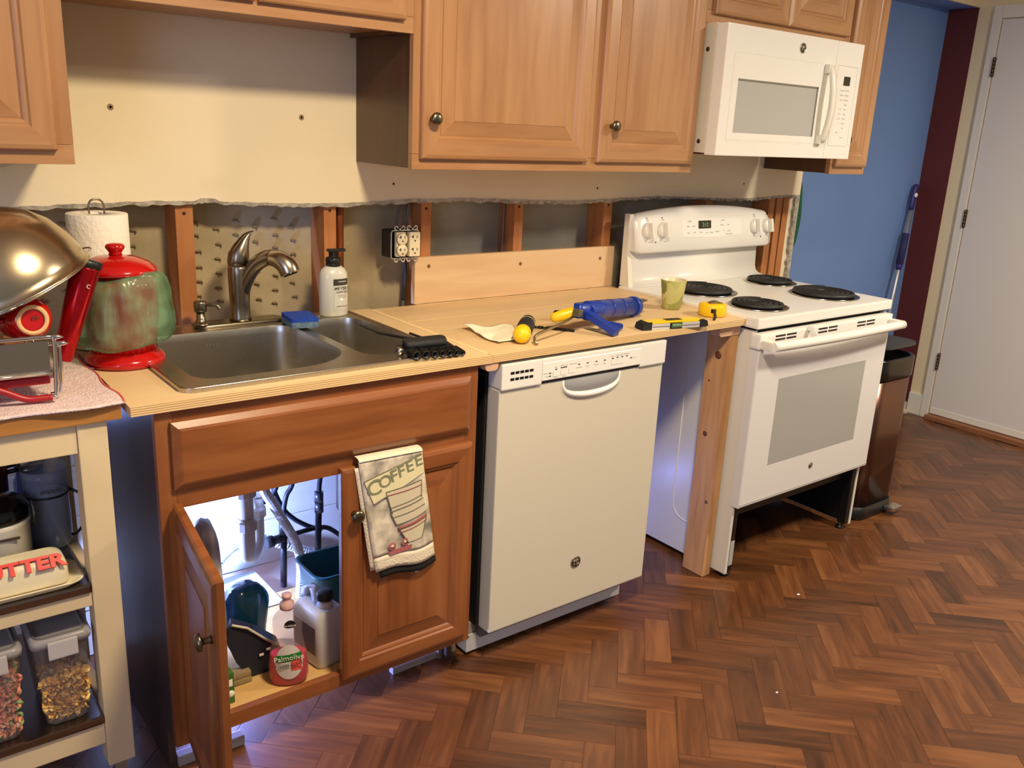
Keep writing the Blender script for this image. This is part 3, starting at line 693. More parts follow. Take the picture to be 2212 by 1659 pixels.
b.tube([(RX0+.004+(RX1-RX0-.004)*k/hn, RF-.046-.012*math.sin(PI*k/hn), .824) for k in range(hn+1)], .0155, 14)
hd = b.build('handle', white_app, od_)
for x in (RX0+.014, RX1-.014): B().box(x-.016, x+.016, RF-.045, RF-.0045, .809, .839, .006).build('handle_mount', ivory, hd)

# ------------------------------------------------------------------ microwave
t = thing('microwave', 'white over-the-range microwave with grey window and curved handle', 'microwave', (2.203, -.2, 1.379))
MX0, MX1, MZ0, MZ1, MY = 1.827, 2.582, 1.379, 1.776, -.396
B().box(MX0, MX1, MY+.046, -.005, MZ0+.006, MZ1+.002, .002).build('body', mat('microwave_case', (214, 206, 186), .4), t)
B().box(MX0+.05, MX1-.05, MY+.10, -.03, MZ0, MZ0+.0055).build('underside_plate', mat('micro_under', (120, 34, 30), .5), t)
b = B(); b.box(MX0+.001, 2.4215, MY, MY+.0455, MZ0, MZ1, .004); md = b.build('door', white_app, t)
B().box(2.4222, MX1, MY+.0005, MY+.0455, MZ0, MZ1, .004).build('control_column', white_app, t)
b = B(); ring_panel(b, 1.872, 2.405, 1.426, 1.694, [(0, -.0002), (.006, .0025), (.010, .0025), (.010, .004)], y=MY-.0004, cap=False, mats=(0, 0)); b.build('window_frame', white_app, md)
b = B(); ring_panel(b, 1.874, 2.403, 1.428, 1.692, [(0, .0005), (.002, -.0006), (.028, -.0006), (.0285, -.0006)], y=MY, cap=True, mats=(0, 0)); b.build('window_bezel', mat('bezel_white', (236, 234, 226), .2), md)
b = B(); ring_panel(b, 1.902, 2.332, 1.452, 1.616, [(0, -.0008), (.004, -.0010)], y=MY, mats=(0, 0)); wn = b.build('window', mat('micro_window', (176, 176, 172), .18), md)
for a in ((1.902, 2.332, 1.611, 1.617), (2.327, 2.334, 1.452, 1.617)): B().box(a[0], a[1], MY-.0022, MY-.0009, a[2], a[3]).build('window_edge', mat('micro_edge', (120, 114, 104), .4), wn)
b = B(); hp = [(2.372, MY-.012-.026*math.sin(PI*k/16)**.7, 1.432+(1.690-1.432)*k/16) for k in range(17)]
b.loft([[(x-.014, y+.004, z), (x-.010, y-.008, z), (x+.010, y-.008, z), (x+.014, y+.004, z)] for x, y, z in hp]); h_ = b.build('handle', mat('handle_white', (238, 232, 216), .3), md)
for z in (1.428, 1.664): B().box(2.356, 2.388, MY-.020, MY-.0005, z, z+.030, .004).build('handle_mount', ivory, h_)
b = B(); ring_panel(b, 2.436, 2.560, 1.424, 1.698, [(0, -.0002), (.0012, -.0012), (.0024, -.0002)], y=MY+.0005, cap=False, mats=(0, 0)); cpn = b.build('control_panel', mat('panel_line', (222, 218, 206), .35), t)
B().box(2.482, 2.520, MY-.0008, MY+.0004, 1.632, 1.662).build('clock_display', mat('display_black', (14, 18, 14), .15), cpn)
for r, (s1, s2) in enumerate((('Popcorn', 'Snacks'), ('Potato', 'Reheat'), ('Cook', 'Defrost'), ('', 'Timer'), ('1 2 3', 'Vent'), ('4 5 6', 'Light'), ('7 8 9', 'Clock'), ('0', 'Power'), ('', 'Set'), ('Start', ''), ('', 'Lock'))):
    for s_, x in ((s1, 2.482), (s2, 2.512)):
        if s_: text('label_print', s_, .0085, ink, FR((x, MY+.0003, 1.615-.016*r)), cpn, .0001)
roundel(t, (2.218, MY, 1.734), .0165)
for z in (1.42, 1.70): B().lathe([(.0075, 0), (.006, .002), (.003, .0015), (.0004, .0010)], M=axisM((MX0, MY+.072, z), (-1, 0, 0)), n=14).build('screw', mat('screw_bronze', (96, 82, 60), .4, metal=.8), t)
# ------------------------------------------------------------------ sink and everything on it
ZS = .9035
t = thing('sink', 'stainless steel double bowl sink set in the plywood counter', 'sink', (.39, -.31, .72))
def bowl_loop(kind, n=7):
    if kind == 'L':                                   # big bowl, its right front corner cut round
        return rrect(.112, .492, -.538, -.122, .055, n)[:2*(n+1)] + rrect(.112, .492, -.538, -.122, .055, n)[2*(n+1):3*(n+1)] + [(.492-.15+.15*math.sin(PI/2*k/n), -.538+.13-.13*math.cos(PI/2*k/n)) for k in range(n+1)]
    return rrect(.518, .690, -.522, -.112, .05, n)
LB, RB = bowl_loop('L'), bowl_loop('R')
b = B(); b.plate([so, LB, RB], .8952, ZS)
b.bm.normal_update()
deck = b.build('deck', steel_d, t)
b = B(); lip = []
for s_, z in ((0, ZS+.0002), (0, ZS+.0022), (.006, ZS+.0024), (.009, ZS+.0002)):
    lip.append([(.39+(x-.39)*(1-s_/.33), -.311+(y+.311)*(1-s_/.28), z) for x, y in so])
b.loft(lip, cap0=False, cap1=False); b.build('rim', steel, deck)
for lp, zb, nm in ((LB, .705, 'left'), (RB, .725, 'right')):
    cx = sum(p[0] for p in lp)/len(lp); cy = sum(p[1] for p in lp)/len(lp); rings = []
    for f, z in ((1, ZS), (.992, ZS-.006), (.985, ZS-.02), (.965, zb+.05), (.955, zb+.025), (.93, zb+.010), (.88, zb+.003), (.5, zb), (.14, zb-.003)):
        rings.append([(cx+(x-cx)*f, cy+(y-cy)*f, z) for x, y in lp])
    bb = B(); bb.loft(rings, cap0=False); bo = bb.build('bowl', steel_d, t, label=nm+' steel bowl')
    B().lathe([(.044, zb-.0015), (.043, zb+.002), (.034, zb+.001), (.030, zb-.002), (.001, zb-.002)], c=(cx, cy, 0), n=24, cap0=False).build('drain', chrome, bo)
text('maker_mark', 'ELKAY', .012, mat('etched_grey', (110, 106, 98), .5), FR((.285, -.1275, .868)), t, .0001)
# faucet
t = thing('faucet', 'brushed nickel single-handle kitchen faucet behind the left bowl', 'faucet', (.389, -.058, ZS))
fx, fy = .389, -.058
B().loft([[(fx+(x)*f, fy+y*f, z) for x, y in rrect(-.125, .125, -.030, .030, .029, 6)] for f, z in ((1, ZS+.0002), (1, ZS+.003), (.97, ZS+.006), (.9, ZS+.008))]).build('deck_plate', nickel, t)
B().lathe([(.030, ZS+.008), (.0265, ZS+.016), (.0255, .95), (.0275, 1.0), (.0285, 1.03), (.0282, 1.052), (.0268, 1.055)], c=(fx, fy, 0), n=28).build('body', nickel, t)
b = B(); rings = []
for z, r, ox in ((1.0556, .0268, 0), (1.075, .0285, 0), (1.096, .0265, .002), (1.114, .0205, .010), (1.128, .0150, .019), (1.138, .0125, .027), (1.142, .0105, .034), (1.1425, .004, .036)):
    rings.append([(fx+ox+r*math.cos(a), fy+r*.9*math.sin(a), z+(.25*r*math.cos(a))) for a in [2*PI*k/20 for k in range(20)]])
b.loft(rings); b.build('handle', nickel, t)
B().lathe([(.0272, 1.0525), (.0285, 1.0538), (.0272, 1.0552)], c=(fx, fy, 0), n=28).build('seam_ring', chrome, t)
d = Vector((.62, -.78, 0)).normalized()
sp_ = bez([(fx, fy, .960), Vector((fx, fy, 1.015))+d*.018, Vector((fx, fy, 1.060))+d*.048, Vector((fx, fy, 1.083))+d*.085, Vector((fx, fy, 1.082))+d*.112], 6)
B().tube(sp_, [.020+.0*k for k in range(len(sp_))], 16).build('spout', nickel, t)
he = bez([Vector((fx, fy, 1.084))+d*.092, Vector((fx, fy, 1.080))+d*.118, Vector((fx, fy, 1.066))+d*.138, Vector((fx, fy, 1.046))+d*.148], 5)
hb = B(); hb.tube(he, [.0205, .0212, .0219, .0226, .0233, .0239, .0244, .0248, .0252, .0255, .0257, .0258, .0258, .0257, .0255, .0252], 18); hh = hb.build('spray_head', mat('nickel_light', (186, 174, 152), .25, metal=1.), t)
e_ = he[-1]; dd = (he[-1]-he[-3]).normalized()
B().cyl(e_, e_+dd*.003, .0185, 18).build('spray_face', black, hh)
# soap dispenser
t = thing('soap_dispenser', 'short nickel soap pump left of the faucet', 'soap dispenser', (.281, -.068, ZS))
x, y = .281, -.068
B().lathe([(.024, ZS+.0085), (.023, ZS+.0115), (.016, ZS+.014), (.0115, ZS+.022), (.011, .945)], c=(x, y, 0), n=22).build('base', nickel, t)
B().lathe([(.0155, .9452), (.0165, .950), (.0165, .968), (.015, .972), (.006, .9735), (.0005, .974)], c=(x, y, 0), n=22).build('pump_head', nickel, t)
B().tube(bez([(x, y, .962), (x+.020, y-.016, .965), (x+.034, y-.027, .962), (x+.040, y-.032, .953)], 5), [.006]*8+[.0055]*4+[.005]*4, 10).build('nozzle', nickel, t)
B().lathe([(.024, ZS+.0002), (.0238, ZS+.002), (.020, ZS+.0035), (.006, ZS+.005), (.0005, ZS+.005)], c=(.589, -.068, 0), n=24).build('hole_cover', chrome, label='round chrome cap over a spare sink hole', cat='hole cover')
# hand soap bottle
t = thing('hand_soap_bottle', 'frosted foaming hand soap bottle with black pump behind the right bowl', 'soap bottle', (.653, -.072, ZS))
x, y = .653, -.072
def ov(prof, sy=.72, n=28, cx=x, cy=y): return [[(cx+r*math.cos(2*PI*k/n), cy+sy*r*math.sin(2*PI*k/n), z) for k in range(n)] for r, z in prof]
ST = ZS+.0003
B().loft(ov([(.038, ST), (.0415, ST+.004), (.0415, ST+.105), (.040, ST+.118), (.034, ST+.130), (.024, ST+.138), (.018, ST+.140)])).build('bottle', mat('frosted_clear', (212, 210, 196), .3, coat=.2), t)
b = B(); b.loft(ov([(.0210, ST+.1402), (.0215, ST+.158), (.0195, ST+.162), (.012, ST+.164), (.012, ST+.178)], 1.)); b.box(x-.016, x+.034, y-.010, y+.010, ST+.178, ST+.186, .003); b.build('pump', black, t)
def lab(x0, x1, z0, z1, m, nm, off=.0006, n=10, sy=.72, R=.0415):
    b = B()
    def fn(u, v):
        xx = x0+(x1-x0)*u; c = max(-1, min(1, (xx-x)/R)); return (xx, y-sy*R*math.sqrt(1-c*c)-off, z0+(z1-z0)*v)
    return b.grid(fn, n, 1)
lb1 = lab(x-.012, x+.034, ST+.022, ST+.088, None, '').build('label', mat('label_pale', (206, 202, 190), .6), t)
lab(x-.014, x+.034, ST+.088, ST+.106, None, '', .0008).build('label_band', mat('label_dark', (52, 50, 46), .5), t)
def lt(s_, size, z, m, dx=.012, k=.0012):
    text('label_print', s_, size, m, frameM((x+dx, y-.72*.0415*math.sqrt(1-(dx/.0415)**2)-k, ST+z), (1, .12, 0), (0, 0, 1)), lb1, .0002)
dk = mat('print_dark', (44, 42, 40), .6); wt = mat('print_white', (240, 238, 232), .6)
lt('WASHING', .0055, .0985, wt); lt("MEYER'S", .0125, .0795, dk); lt('MRS.', .005, .079, dk, -.0075); lt('CLEAN DAY', .0072, .0695, dk); lt('FOAMING HAND SOAP', .0036, .029, dk); lt('makes garden fresh', .0035, .060, ink); lt('every clean day', .0035, .0555, ink)
B().lathe([(.0055, 0), (.005, .0006), (.0004, .0006)], M=axisM((x+.010, y-.0296, ST+.047), (.1, -1, 0)), n=14).build('label_dot', wt, lb1)
# sponge lying across the divider
sg = thing('sponge', 'blue scrub sponge lying on the sink divider', 'sponge', (.512, -.158, ZS+.0035), rot=(0, .03, 1.40))
sw = rrect(-.056, .056, -.040, .040, .012, 3)
sw = [(px_*(1-.14*math.cos(py_/.04*1.4)*(abs(px_) < .05)), py_*(1-.22*math.cos(px_/.056*1.5))) for px_, py_ in sw]
B().plate([sw], .001, .016).build('foam', mat('sponge_foam', (96, 122, 142), .95, var=.4, scale=120, bump=1, bscale=150), sg, True)
B().plate([sw], .0162, .026).build('scrub_layer', mat('sponge_blue', (24, 66, 170), .9, var=.2, scale=80, bump=.8, bscale=180), sg, True)
# things in the left bowl
t = thing('dinner_plate', 'cream dinner plate lying in the left sink bowl', 'plate', (.30, -.40, .712))
B().lathe([(.055, .7135), (.06, .712), (.10, .722), (.118, .730), (.119, .7325), (.10, .727), (.06, .7175), (.001, .717)], c=(.30, -.40, 0), n=40).build('dish', mat('plate_cream', (226, 216, 190), .2), t)
t = thing('fork', 'steel fork resting on the plate in the sink', 'fork', (.22, -.42, .74), rot=(0, -.12, -.45))
b = B(); b.loft([[(xx, -w_, z_), (xx, w_, z_), (xx, w_*.8, z_+.002), (xx, -w_*.8, z_+.002)] for xx, w_, z_ in ((-.095, .009, .012), (-.07, .0085, .008), (-.03, .0045, .003), (.03, .004, 0), (.045, .010, -.001), (.06, .011, -.003))]); b.build('handle', mat('fork_steel', (120, 112, 100), .3, metal=1), t, True)
for k in range(4): B().box(.0605, .105, -.0105+.006*k, -.0075+.006*k, -.003, -.0015).build('tine', MATS['fork_steel'], t, True)
b = B()
for k in range(5): b.lathe([(.036, .7515+.004*k), (.0375, .753+.004*k), (.036, .7545+.004*k)], c=(.375, -.335, 0), n=28, cap0=False, cap1=False)
jr = b.build('jar_ring', glassy('clear_glass_ring', (220, 224, 214), .30, .05), label='clear glass jar ring on the plate in the sink', cat='jar ring')
b = B(); b.lathe([(.05, .7435), (.085, .7445), (.098, .758), (.0995, .758), (.086, .7420), (.05, .7415)], c=(.372, -.415, 0), n=40); b.build('black_pan', mat('pan_black', (18, 17, 16), .5), label='black shallow pan standing in the left sink bowl', cat='pan')
# socket set on its rail, across the sink edge
t = thing('socket_set', 'black socket set in its rail on the right front sink edge', 'socket set', (.645, -.583, .9000), rot=(.10, 0, -.06))
bs = mat('socket_black', (34, 34, 34), .35, metal=.6)
B().box(-.060, .075, .010, .052, .0105, .020, .003).build('rail', black, t, True)
B().loft([[(xx, yy, zz_) for xx, yy in rrect(-.050, .062, .016-g_, .050, .010, 4)] for g_, zz_ in ((0, .0202), (0, .028), (-.004, .034), (-.009, .036))]).build('rail_cover', black_rub, t, True)
xx = -.052
for k in range(7):
    r = (.0125, .0118, .0105, .0100, .0092, .0082, .0070)[k]; xx += r
    M = axisM((xx, .012, r+.0003), (0, -1, 0))
    B().lathe([(r*.9, -.012), (r, -.010), (r, .026), (r*.96, .0275), (r*.70, .0275), (r*.66, .010), (.0003, .010)], M=M, n=18).build('socket', bs, t, True); xx += r+.0012
B().cyl((-.070, .030, .0125), (-.055, .030, .0125), .0105, 14).build('adapter', steel, t, True)
B().tube([(-.012, .05, .030), (-.030, .20, -.002), (-.034, .31, -.0135)], .0035, 8).build('extension_bar', black, t, True)
B().tube([(.068, .015, .004), (.072, .045, .006), (.050, .19, -.006)], .0035, 8).build('clip_rod', bs, t, True)

# ------------------------------------------------------------------ outlets, pipe, cables in the open wall
t = thing('outlet_box', 'metal outlet box with two ivory receptacles in the open wall', 'outlet', (.92, 0, 1.03))
B().loft([[(xx, yy, zz_) for xx, zz_ in rrect(.872, .966, 1.042, 1.125, .006, 3)] for yy in (-.012, .045)], cap0=False).build('box', mat('box_steel', (60, 58, 54), .6, metal=.3), t)
b = B(); b.tube([(xx, -.012, zz_) for xx, zz_ in rrect(.872, .966, 1.042, 1.125, .006, 3)]+[(.966, -.012, 1.119)], .0022, 6); b.build('rim', mat('galvanised', (196, 192, 182), .4, metal=.8), t)
iv = mat('receptacle_ivory', (226, 212, 176), .4)
for cx, sq_ in ((.9005, False), (.9435, True)):
    if sq_: b = B().box(cx-.0185, cx+.0185, -.030, -.008, 1.048, 1.121, .004); rc = b.build('receptacle', iv, t)
    else:
        rc = B().box(cx-.016, cx+.016, -.022, -.008, 1.048, 1.121, .003).build('receptacle', iv, t)
        for zc in (1.068, 1.101): B().lathe([(.0175, 0), (.0175, .007), (.016, .0085), (.0005, .0086)], M=axisM((cx, -.0225, zc), (0, -1, 0)), n=20).build('face', iv, rc)
    b = B()
    for zc in (1.066, 1.103):
        yy = -.0305 if sq_ else -.0315
        b.box(cx-.0085, cx-.0055, yy, yy+.001, zc, zc+.009); b.box(cx-.0125, cx-.0055, yy, yy+.001, zc+.0035, zc+.006); b.box(cx+.006, cx+.008, yy, yy+.001, zc, zc+.008)
        b.lathe([(.0028, 0), (.0026, .0008), (.0003, .0008)], M=axisM((cx, yy+.0008, zc-.0075), (0, -1, 0)), n=10)
    b.build('slots', black, rc, kind='stuff')
    for zc, sgn in ((1.128, 1), (1.041, -1)):
        b = B()
        for dx in (-.012, .012): b.lathe([(.0075, 0), (.0075, .0015), (.0035, .0015), (.0035, 0)], M=axisM((cx+dx, -.012, zc+sgn*.004), (0, -1, 0)), n=14, cap0=False, cap1=False); b.box(cx-.010, cx+.010, -.0135, -.012, zc-.004*(sgn > 0)-.001, zc+.003)
        b.lathe([(.0045, .001), (.004, .004), (.0005, .0042)], M=axisM((cx, -.012, zc), (0, -1, 0)), n=10)
        b.build('mounting_ear', MATS['galvanised'], rc)
B().cyl((.733, .050, .897), (.733, .050, 1.38), .0135, 18).build('copper_pipe', copper, label='vertical copper pipe beside the stud behind the soap bottle', cat='pipe')
cg = mat('cable_grey', (110, 104, 96), .6)
B().tube(bez([(.925, .05, 1.125), (.935, .055, 1.17), (.955, .06, 1.23), (.965, .06, 1.36)], 8), .0042, 8).build('cable', cg, label='grey cable rising diagonally from the outlet box', cat='cable')
B().tube(bez([(.945, .04, 1.127), (.962, .045, 1.17), (.968, .05, 1.25), (.968, .05, 1.36)], 8), .0042, 8).build('cable', cg, label='grey cable rising straight from the outlet box beside the stud', cat='cable')
B().tube(bez([(.955, .05, 1.03), (.962, .055, .99), (.963, .06, .94), (.960, .06, .897)], 8), .006, 8).build('cable', mat('cable_dark', (46, 38, 32), .6), label='dark cable hanging below the outlet box', cat='cable')
for x_, l_ in ((1.337, 'thin wire along the stud behind the caulking gun'),): B().cyl((x_, .055, .9), (x_, .055, 1.36), .004, 8).build('cable', cg, label=l_, cat='cable')

# ------------------------------------------------------------------ tools on the counter
Z = ZP+.0004
b = B()
def pap(u, v):
    p = [Vector((.900, -.356, 0)), Vector((1.040, -.372, 0)), Vector((.884, -.540, 0)), Vector((1.008, -.525, 0))]
    q = p[0].lerp(p[1], u).lerp(p[2].lerp(p[3], u), v); e = math.sin(9*u+3*v)*.004+math.sin(14*v+5*u)*.003
    curl = .010*max(0, 1-v*3)*max(0, 1-u*2.5)
    return (q.x+math.sin(v*7)*.006, q.y+math.sin(u*8)*.006, Z+.0055+e*.5+curl)
b.grid(pap, 18, 18); pp = b.build('paper_wipe', mat('wipe_paper', (242, 234, 208), .9, bump=.4, bscale=60), label='crumpled cream paper wipe on the plywood under the stubby screwdriver', cat='paper'); pp.modifiers.new('t', 'SOLIDIFY').thickness = .0008
# stubby screwdriver standing on its grip, leaning
def lath(M, prof, n=22, **k): return B().lathe(prof, M=M, n=n, **k)
A0 = Vector((.948, -.556, Z+.0290)); A1 = Vector((1.068, -.433, Z+.0285)); ax = (A1-A0).normalized()
t = thing('stubby_screwdriver', 'stubby screwdriver with yellow ball grip and black collar', 'screwdriver', A0)
M = axisM(A0-Vector((0, 0, .0055)), ax)
lath(M, [(.001, -.025), (.012, -.0225), (.019, -.016), (.0228, -.006), (.0232, .006), (.0226, .022), (.0212, .032)]).build('grip', yellow, t)
lath(M, [(.0220, .0322), (.0226, .060), (.0226, .110), (.0218, .130)], flute=.03, nf=8).build('collar', black_rub, t)
lath(M, [(.0224, .1302), (.0224, .1345), (.0210, .1346)]).build('band', mat('pale_ring', (206, 190, 150), .5), t)
lath(M, [(.0214, .1348), (.0210, .158), (.015, .172), (.006, .176)]).build('shoulder', black_rub, t)
lath(M, [(.0045, .1762), (.0045, .205), (.002, .215)], n=10).build('shaft', steel, t)
# caulking gun
t = thing('caulking_gun', 'blue caulking gun with yellow grip lying on the plywood', 'caulking gun', (1.27, -.48, Z))
P0, P1 = Vector((1.222, -.500, Z+.052)), Vector((1.478, -.437, Z+.0315)); ax = (P1-P0).normalized(); M = axisM(P0, ax); Lg = (P1-P0).length
cyl_ = lath(M, [(.0268, .0), (.0275, .004), (.0275, Lg-.012)], n=32, cap0=True).build('barrel', blue_pl, t)
for s_ in (.052, .115, .178): lath(M, [(.0276, s_), (.0283, s_+.002), (.0276, s_+.004)], n=32, cap0=False, cap1=False).build('barrel_ridge', blue_pl, cyl_)
lath(M, [(.0292, Lg-.014), (.0305, Lg-.012), (.0305, Lg+.004), (.0270, Lg+.004), (.0270, Lg-.008)], n=32, cap1=False).build('front_cap', blue_pl, t)
lath(M, [(.0262, Lg-.01), (.0262, Lg-.004), (.001, Lg-.004)], n=28).build('cap_face', mat('steel_dull', (120, 116, 106), .45, metal=.8), t)
sd = Vector((ax.y, -ax.x, 0)).normalized(); up_ = sd.cross(ax)
if up_.z < 0: up_ = -up_
b = B(); c0 = P1+ax*.002
b.prism([(-.018, .0), (.018, .0), (.013, .055), (-.010, .060)], lambda a, c: c0+up_*(.010)+sd*a+ax*c+up_*(.006*c/.05), lambda a, c: c0+up_*(.013)+sd*a+ax*c+up_*(.006*c/.05)); b.build('spout_plate', mat('spout_grey', (112, 106, 94), .4, metal=.7), t)
B().box(-.022, .022, -.0282, -.0276, .08, .11, 0, M @ Matrix.Rotation(.5, 4, 'Z')).build('sticker', wt, cyl_)
# rear frame and the two levers
fr = P0-ax*.002
b = B(); b.loft([[fr+sd*s_*w_+up_*u_-ax*d_ for s_, u_ in ((-1, -.018), (1, -.018), (1, .022), (-1, .022))] for w_, d_ in ((.020, -.006), (.019, .012), (.014, .034), (.010, .048))]); b.build('frame', blue_pl, t)
def lever(p, q, w0, w1, th, nm, m):
    p, q = Vector(p), Vector(q); d_ = (q-p).normalized(); s_ = d_.cross(Vector((0, 0, 1))).normalized(); n_ = s_.cross(d_)
    b = B(); b.loft([[p.lerp(q, f)+s_*a*(w0+(w1-w0)*f)+n_*c for a, c in ((-1, -th), (1, -th), (1, th), (-1, th))] for f in (0, .3, .7, 1)], smooth=False); return b.build(nm, m, t)
lever(P0+Vector((-.012, -.012, -.002)), (1.232, -.618, Z+.012), .012, .013, .009, 'handle', blue_pl)
lever(P0+Vector((.030, -.030, -.030)), (1.305, -.565, Z+.012), .008, .012, .006, 'trigger', blue_pl)
lever(P0+Vector((.02, -.03, -.036)), (1.245, -.602, Z+.004), .004, .006, .0018, 'inner_lever', mat('steel_bright', (190, 186, 176), .3, metal=.9))
g0 = P0-ax*.045+Vector((0, .012, -.004)); Mg = axisM(g0, Vector((-.86, .45, -.28)))
lath(Mg, [(.014, -.004), (.0155, .006), (.016, .020), (.0155, .040), (.014, .058), (.010, .067), (.001, .070)]).build('yellow_grip', yellow, t)
rod = [P0-ax*.02, Vector((1.105, -.538, Z+.036)), Vector((.993, -.571, Z+.0245)), Vector((.975, -.577, Z+.019)), Vector((.970, -.582, Z+.010)), Vector((.968, -.596, Z+.0035))]
B().tube(rod, .0038, 10).build('push_rod', mat('rod_brassy', (150, 134, 104), .3, metal=.9), t)
B().box(-.010, .014, -.010, .010, -.012, .006, .003, axisM(P0-ax*.055+Vector((.0, -.016, 0)), ax)).build('thumb_catch', mat('catch_steel', (140, 134, 116), .35, metal=.8), t)
# drill bit
A, Bq = Vector((1.085, -.425, Z+.0045)), Vector((1.165, -.520, Z+.0045)); d = (Bq-A)
t = thing('drill_bit', 'black twist drill bit lying beside the caulking gun rod', 'drill bit', A)
b = B(); rings = []
for k in range(25):
    f = k/24; tw = f*9; p = A.lerp(Bq, f*.5); r = .0042*min(1, .15+f*6); sd2 = Vector((-d.y, d.x, 0)).normalized()
    rings.append([p+r*(1 if q % 4 < 2 else .55)*(math.cos(tw+q*PI/4)*sd2+math.sin(tw+q*PI/4)*Vector((0, 0, 1))) for q in range(8)])
b.loft(rings, smooth=False); b.build('flutes', bs, t); B().cyl(A.lerp(Bq, .5), Bq, .0040, 12).build('shank', bs, t)
# small pliers-like metal piece behind the yellow grip
t = thing('hole_cutter', 'small dark steel tool head behind the yellow caulking grip', 'tool', (1.235, -.375, Z))
M = axisM((1.220, -.378, Z+.0155), Vector((.9, -.2, 0))); lath(M, [(.013, 0), (.0145, .003), (.0145, .014), (.010, .016), (.010, .046), (.008, .050)], n=18).build('body', mat('tool_steel', (96, 84, 66), .3, metal=.9), t)
lath(axisM((1.215, -.378, Z+.0155), Vector((-.9, .2, 0))), [(.0150, -.004), (.0155, .0), (.0120, .004), (.0085, .004), (.008, -.002)], n=18).build('collet', mat('tool_dark', (50, 44, 36), .4, metal=.7), t)
# torpedo level
t = thing('torpedo_level', 'yellow and black torpedo level lying at the counter edge', 'level', (1.475, -.60, Z), rz=math.atan2(-.046, .232))
B().prism([(-.118, .004), (-.112, 0), (-.085, 0), (-.085, .023), (-.100, .023), (-.113, .018)], lambda a, c: (a, -.020, c), lambda a, c: (a, .020, c)).build('end_block', black_rub, t, True)
B().prism([(.118, .004), (.112, 0), (.085, 0), (.085, .023), (.100, .023), (.113, .018)], lambda a, c: (a, -.020, c), lambda a, c: (a, .020, c)).build('end_block', black_rub, t, True)
for x0, x1 in ((-.0848, -.022), (.022, .0848)):
    B().box(x0, x1, -.0205, .0205, 0, .017, .001).build('rail', mat('level_aluminium', (214, 212, 208), .35, metal=.3), t, True)
    B().box(x0+.002, x1-.002, -.0209, -.0204, .0078, .0092).build('rail_groove', black, t, True)
B().box(-.098, .098, -.018, .018, .0172, .0235, .003).build('body', yellow, t, True)
B().box(-.0218, .0218, -.0205, .0205, 0, .0170, .002).build('window_block', black, t, True)
B().cyl((-.0165, -.0212, .0095), (.0165, -.0212, .0095), .0062, 12).build('vial', mat('vial_green', (96, 132, 96), .1), t, True)
B().box(-.028, .028, -.012, .012, .0237, .0242, .0).build('slot_mark', black, t, True)
# tape measure
t = thing('tape_measure', 'round yellow tape measure with belt clip at the counter corner', 'tape measure', (1.728, -.537, Z))
x, y = 1.728, -.537
B().lathe([(.040, Z+.001), (.0435, Z+.005), (.0435, Z+.034), (.041, Z+.038), (.030, Z+.040), (.0005, Z+.040)], c=(x, y, 0), n=36).build('case', yellow, t)
b = B(); b.loft([[(x-.020+.045*f+.004*sy_, y-.012*f+.011*sy_, Z+.0404+.006*math.sin(PI*f)+th_) for sy_, th_ in ((-1, 0), (1, 0), (1, .0012), (-1, .0012))] for f in (0, .2, .4, .6, .8, 1)]); b.build('belt_clip', mat('clip_steel', (150, 132, 92), .35, metal=.9), t)
B().tube(bez([(x-.030, y-.030, Z+.024), (x-.038, y-.040, Z+.020), (x-.044, y-.050, Z+.010), (x-.058, y-.057, Z+.0035)], 6), .0042, 8).build('wrist_strap', mat('strap_black', (48, 34, 22), .7), t)
B().box(-.008, .008, -.006, .006, 0, .001, 0, axisM((x-.0315, y-.0305, Z+.022), (-.7, -.7, 0))).build('tape_mouth', black, t)
# leafy green cup
t = thing('cup', 'tapered cup with green leaf pattern standing near the stove burner', 'cup', (1.688, -.402, Z))
leaf = bpy.data.materials.new('leaf_glaze'); leaf.use_nodes = True; N, L = nodes(leaf); bs_ = N['Principled BSDF']; bs_.inputs['Roughness'].default_value = .25
tc = N.new('ShaderNodeTexCoord'); vo = N.new('ShaderNodeTexVoronoi'); vo.inputs['Scale'].default_value = 14; nz = N.new('ShaderNodeTexNoise'); nz.inputs['Scale'].default_value = 18
L.new(tc.outputs['Object'], nz.inputs['Vector']); mxv = N.new('ShaderNodeVectorMath'); mxv.operation = 'MULTIPLY_ADD'; mxv.inputs[1].default_value = (.06, .06, .06)
L.new(nz.outputs[1], mxv.inputs[0]); L.new(tc.outputs['Object'], mxv.inputs[2]); L.new(mxv.outputs[0], vo.inputs['Vector'])
rp = N.new('ShaderNodeValToRGB'); e = rp.color_ramp.elements; e[0].position = 0; e[0].color = (*s2l((96, 112, 46)), 1); e[1].position = 1; e[1].color = (*s2l((224, 220, 160)), 1)
for p_, c_ in ((.35, (176, 180, 104)), (.6, (200, 200, 128)), (.8, (214, 210, 148))): k_ = e.new(p_); k_.color = (*s2l(c_), 1)
L.new(vo.outputs['Color'], rp.inputs[0]); L.new(rp.outputs[0], bs_.inputs['Base Color'])
B().lathe([(.027, Z), (.0295, Z+.002), (.041, Z+.088), (.0420, Z+.0945)], c=(1.688, -.402, 0), n=32, cap1=False).build('wall', leaf, t)
B().lathe([(.0420, Z+.0945), (.0405, Z+.0955), (.0385, Z+.0935), (.027, Z+.006), (.001, Z+.005)], c=(1.688, -.402, 0), n=32, cap0=False).build('lining', mat('cup_cream', (226, 216, 180), .3), t)
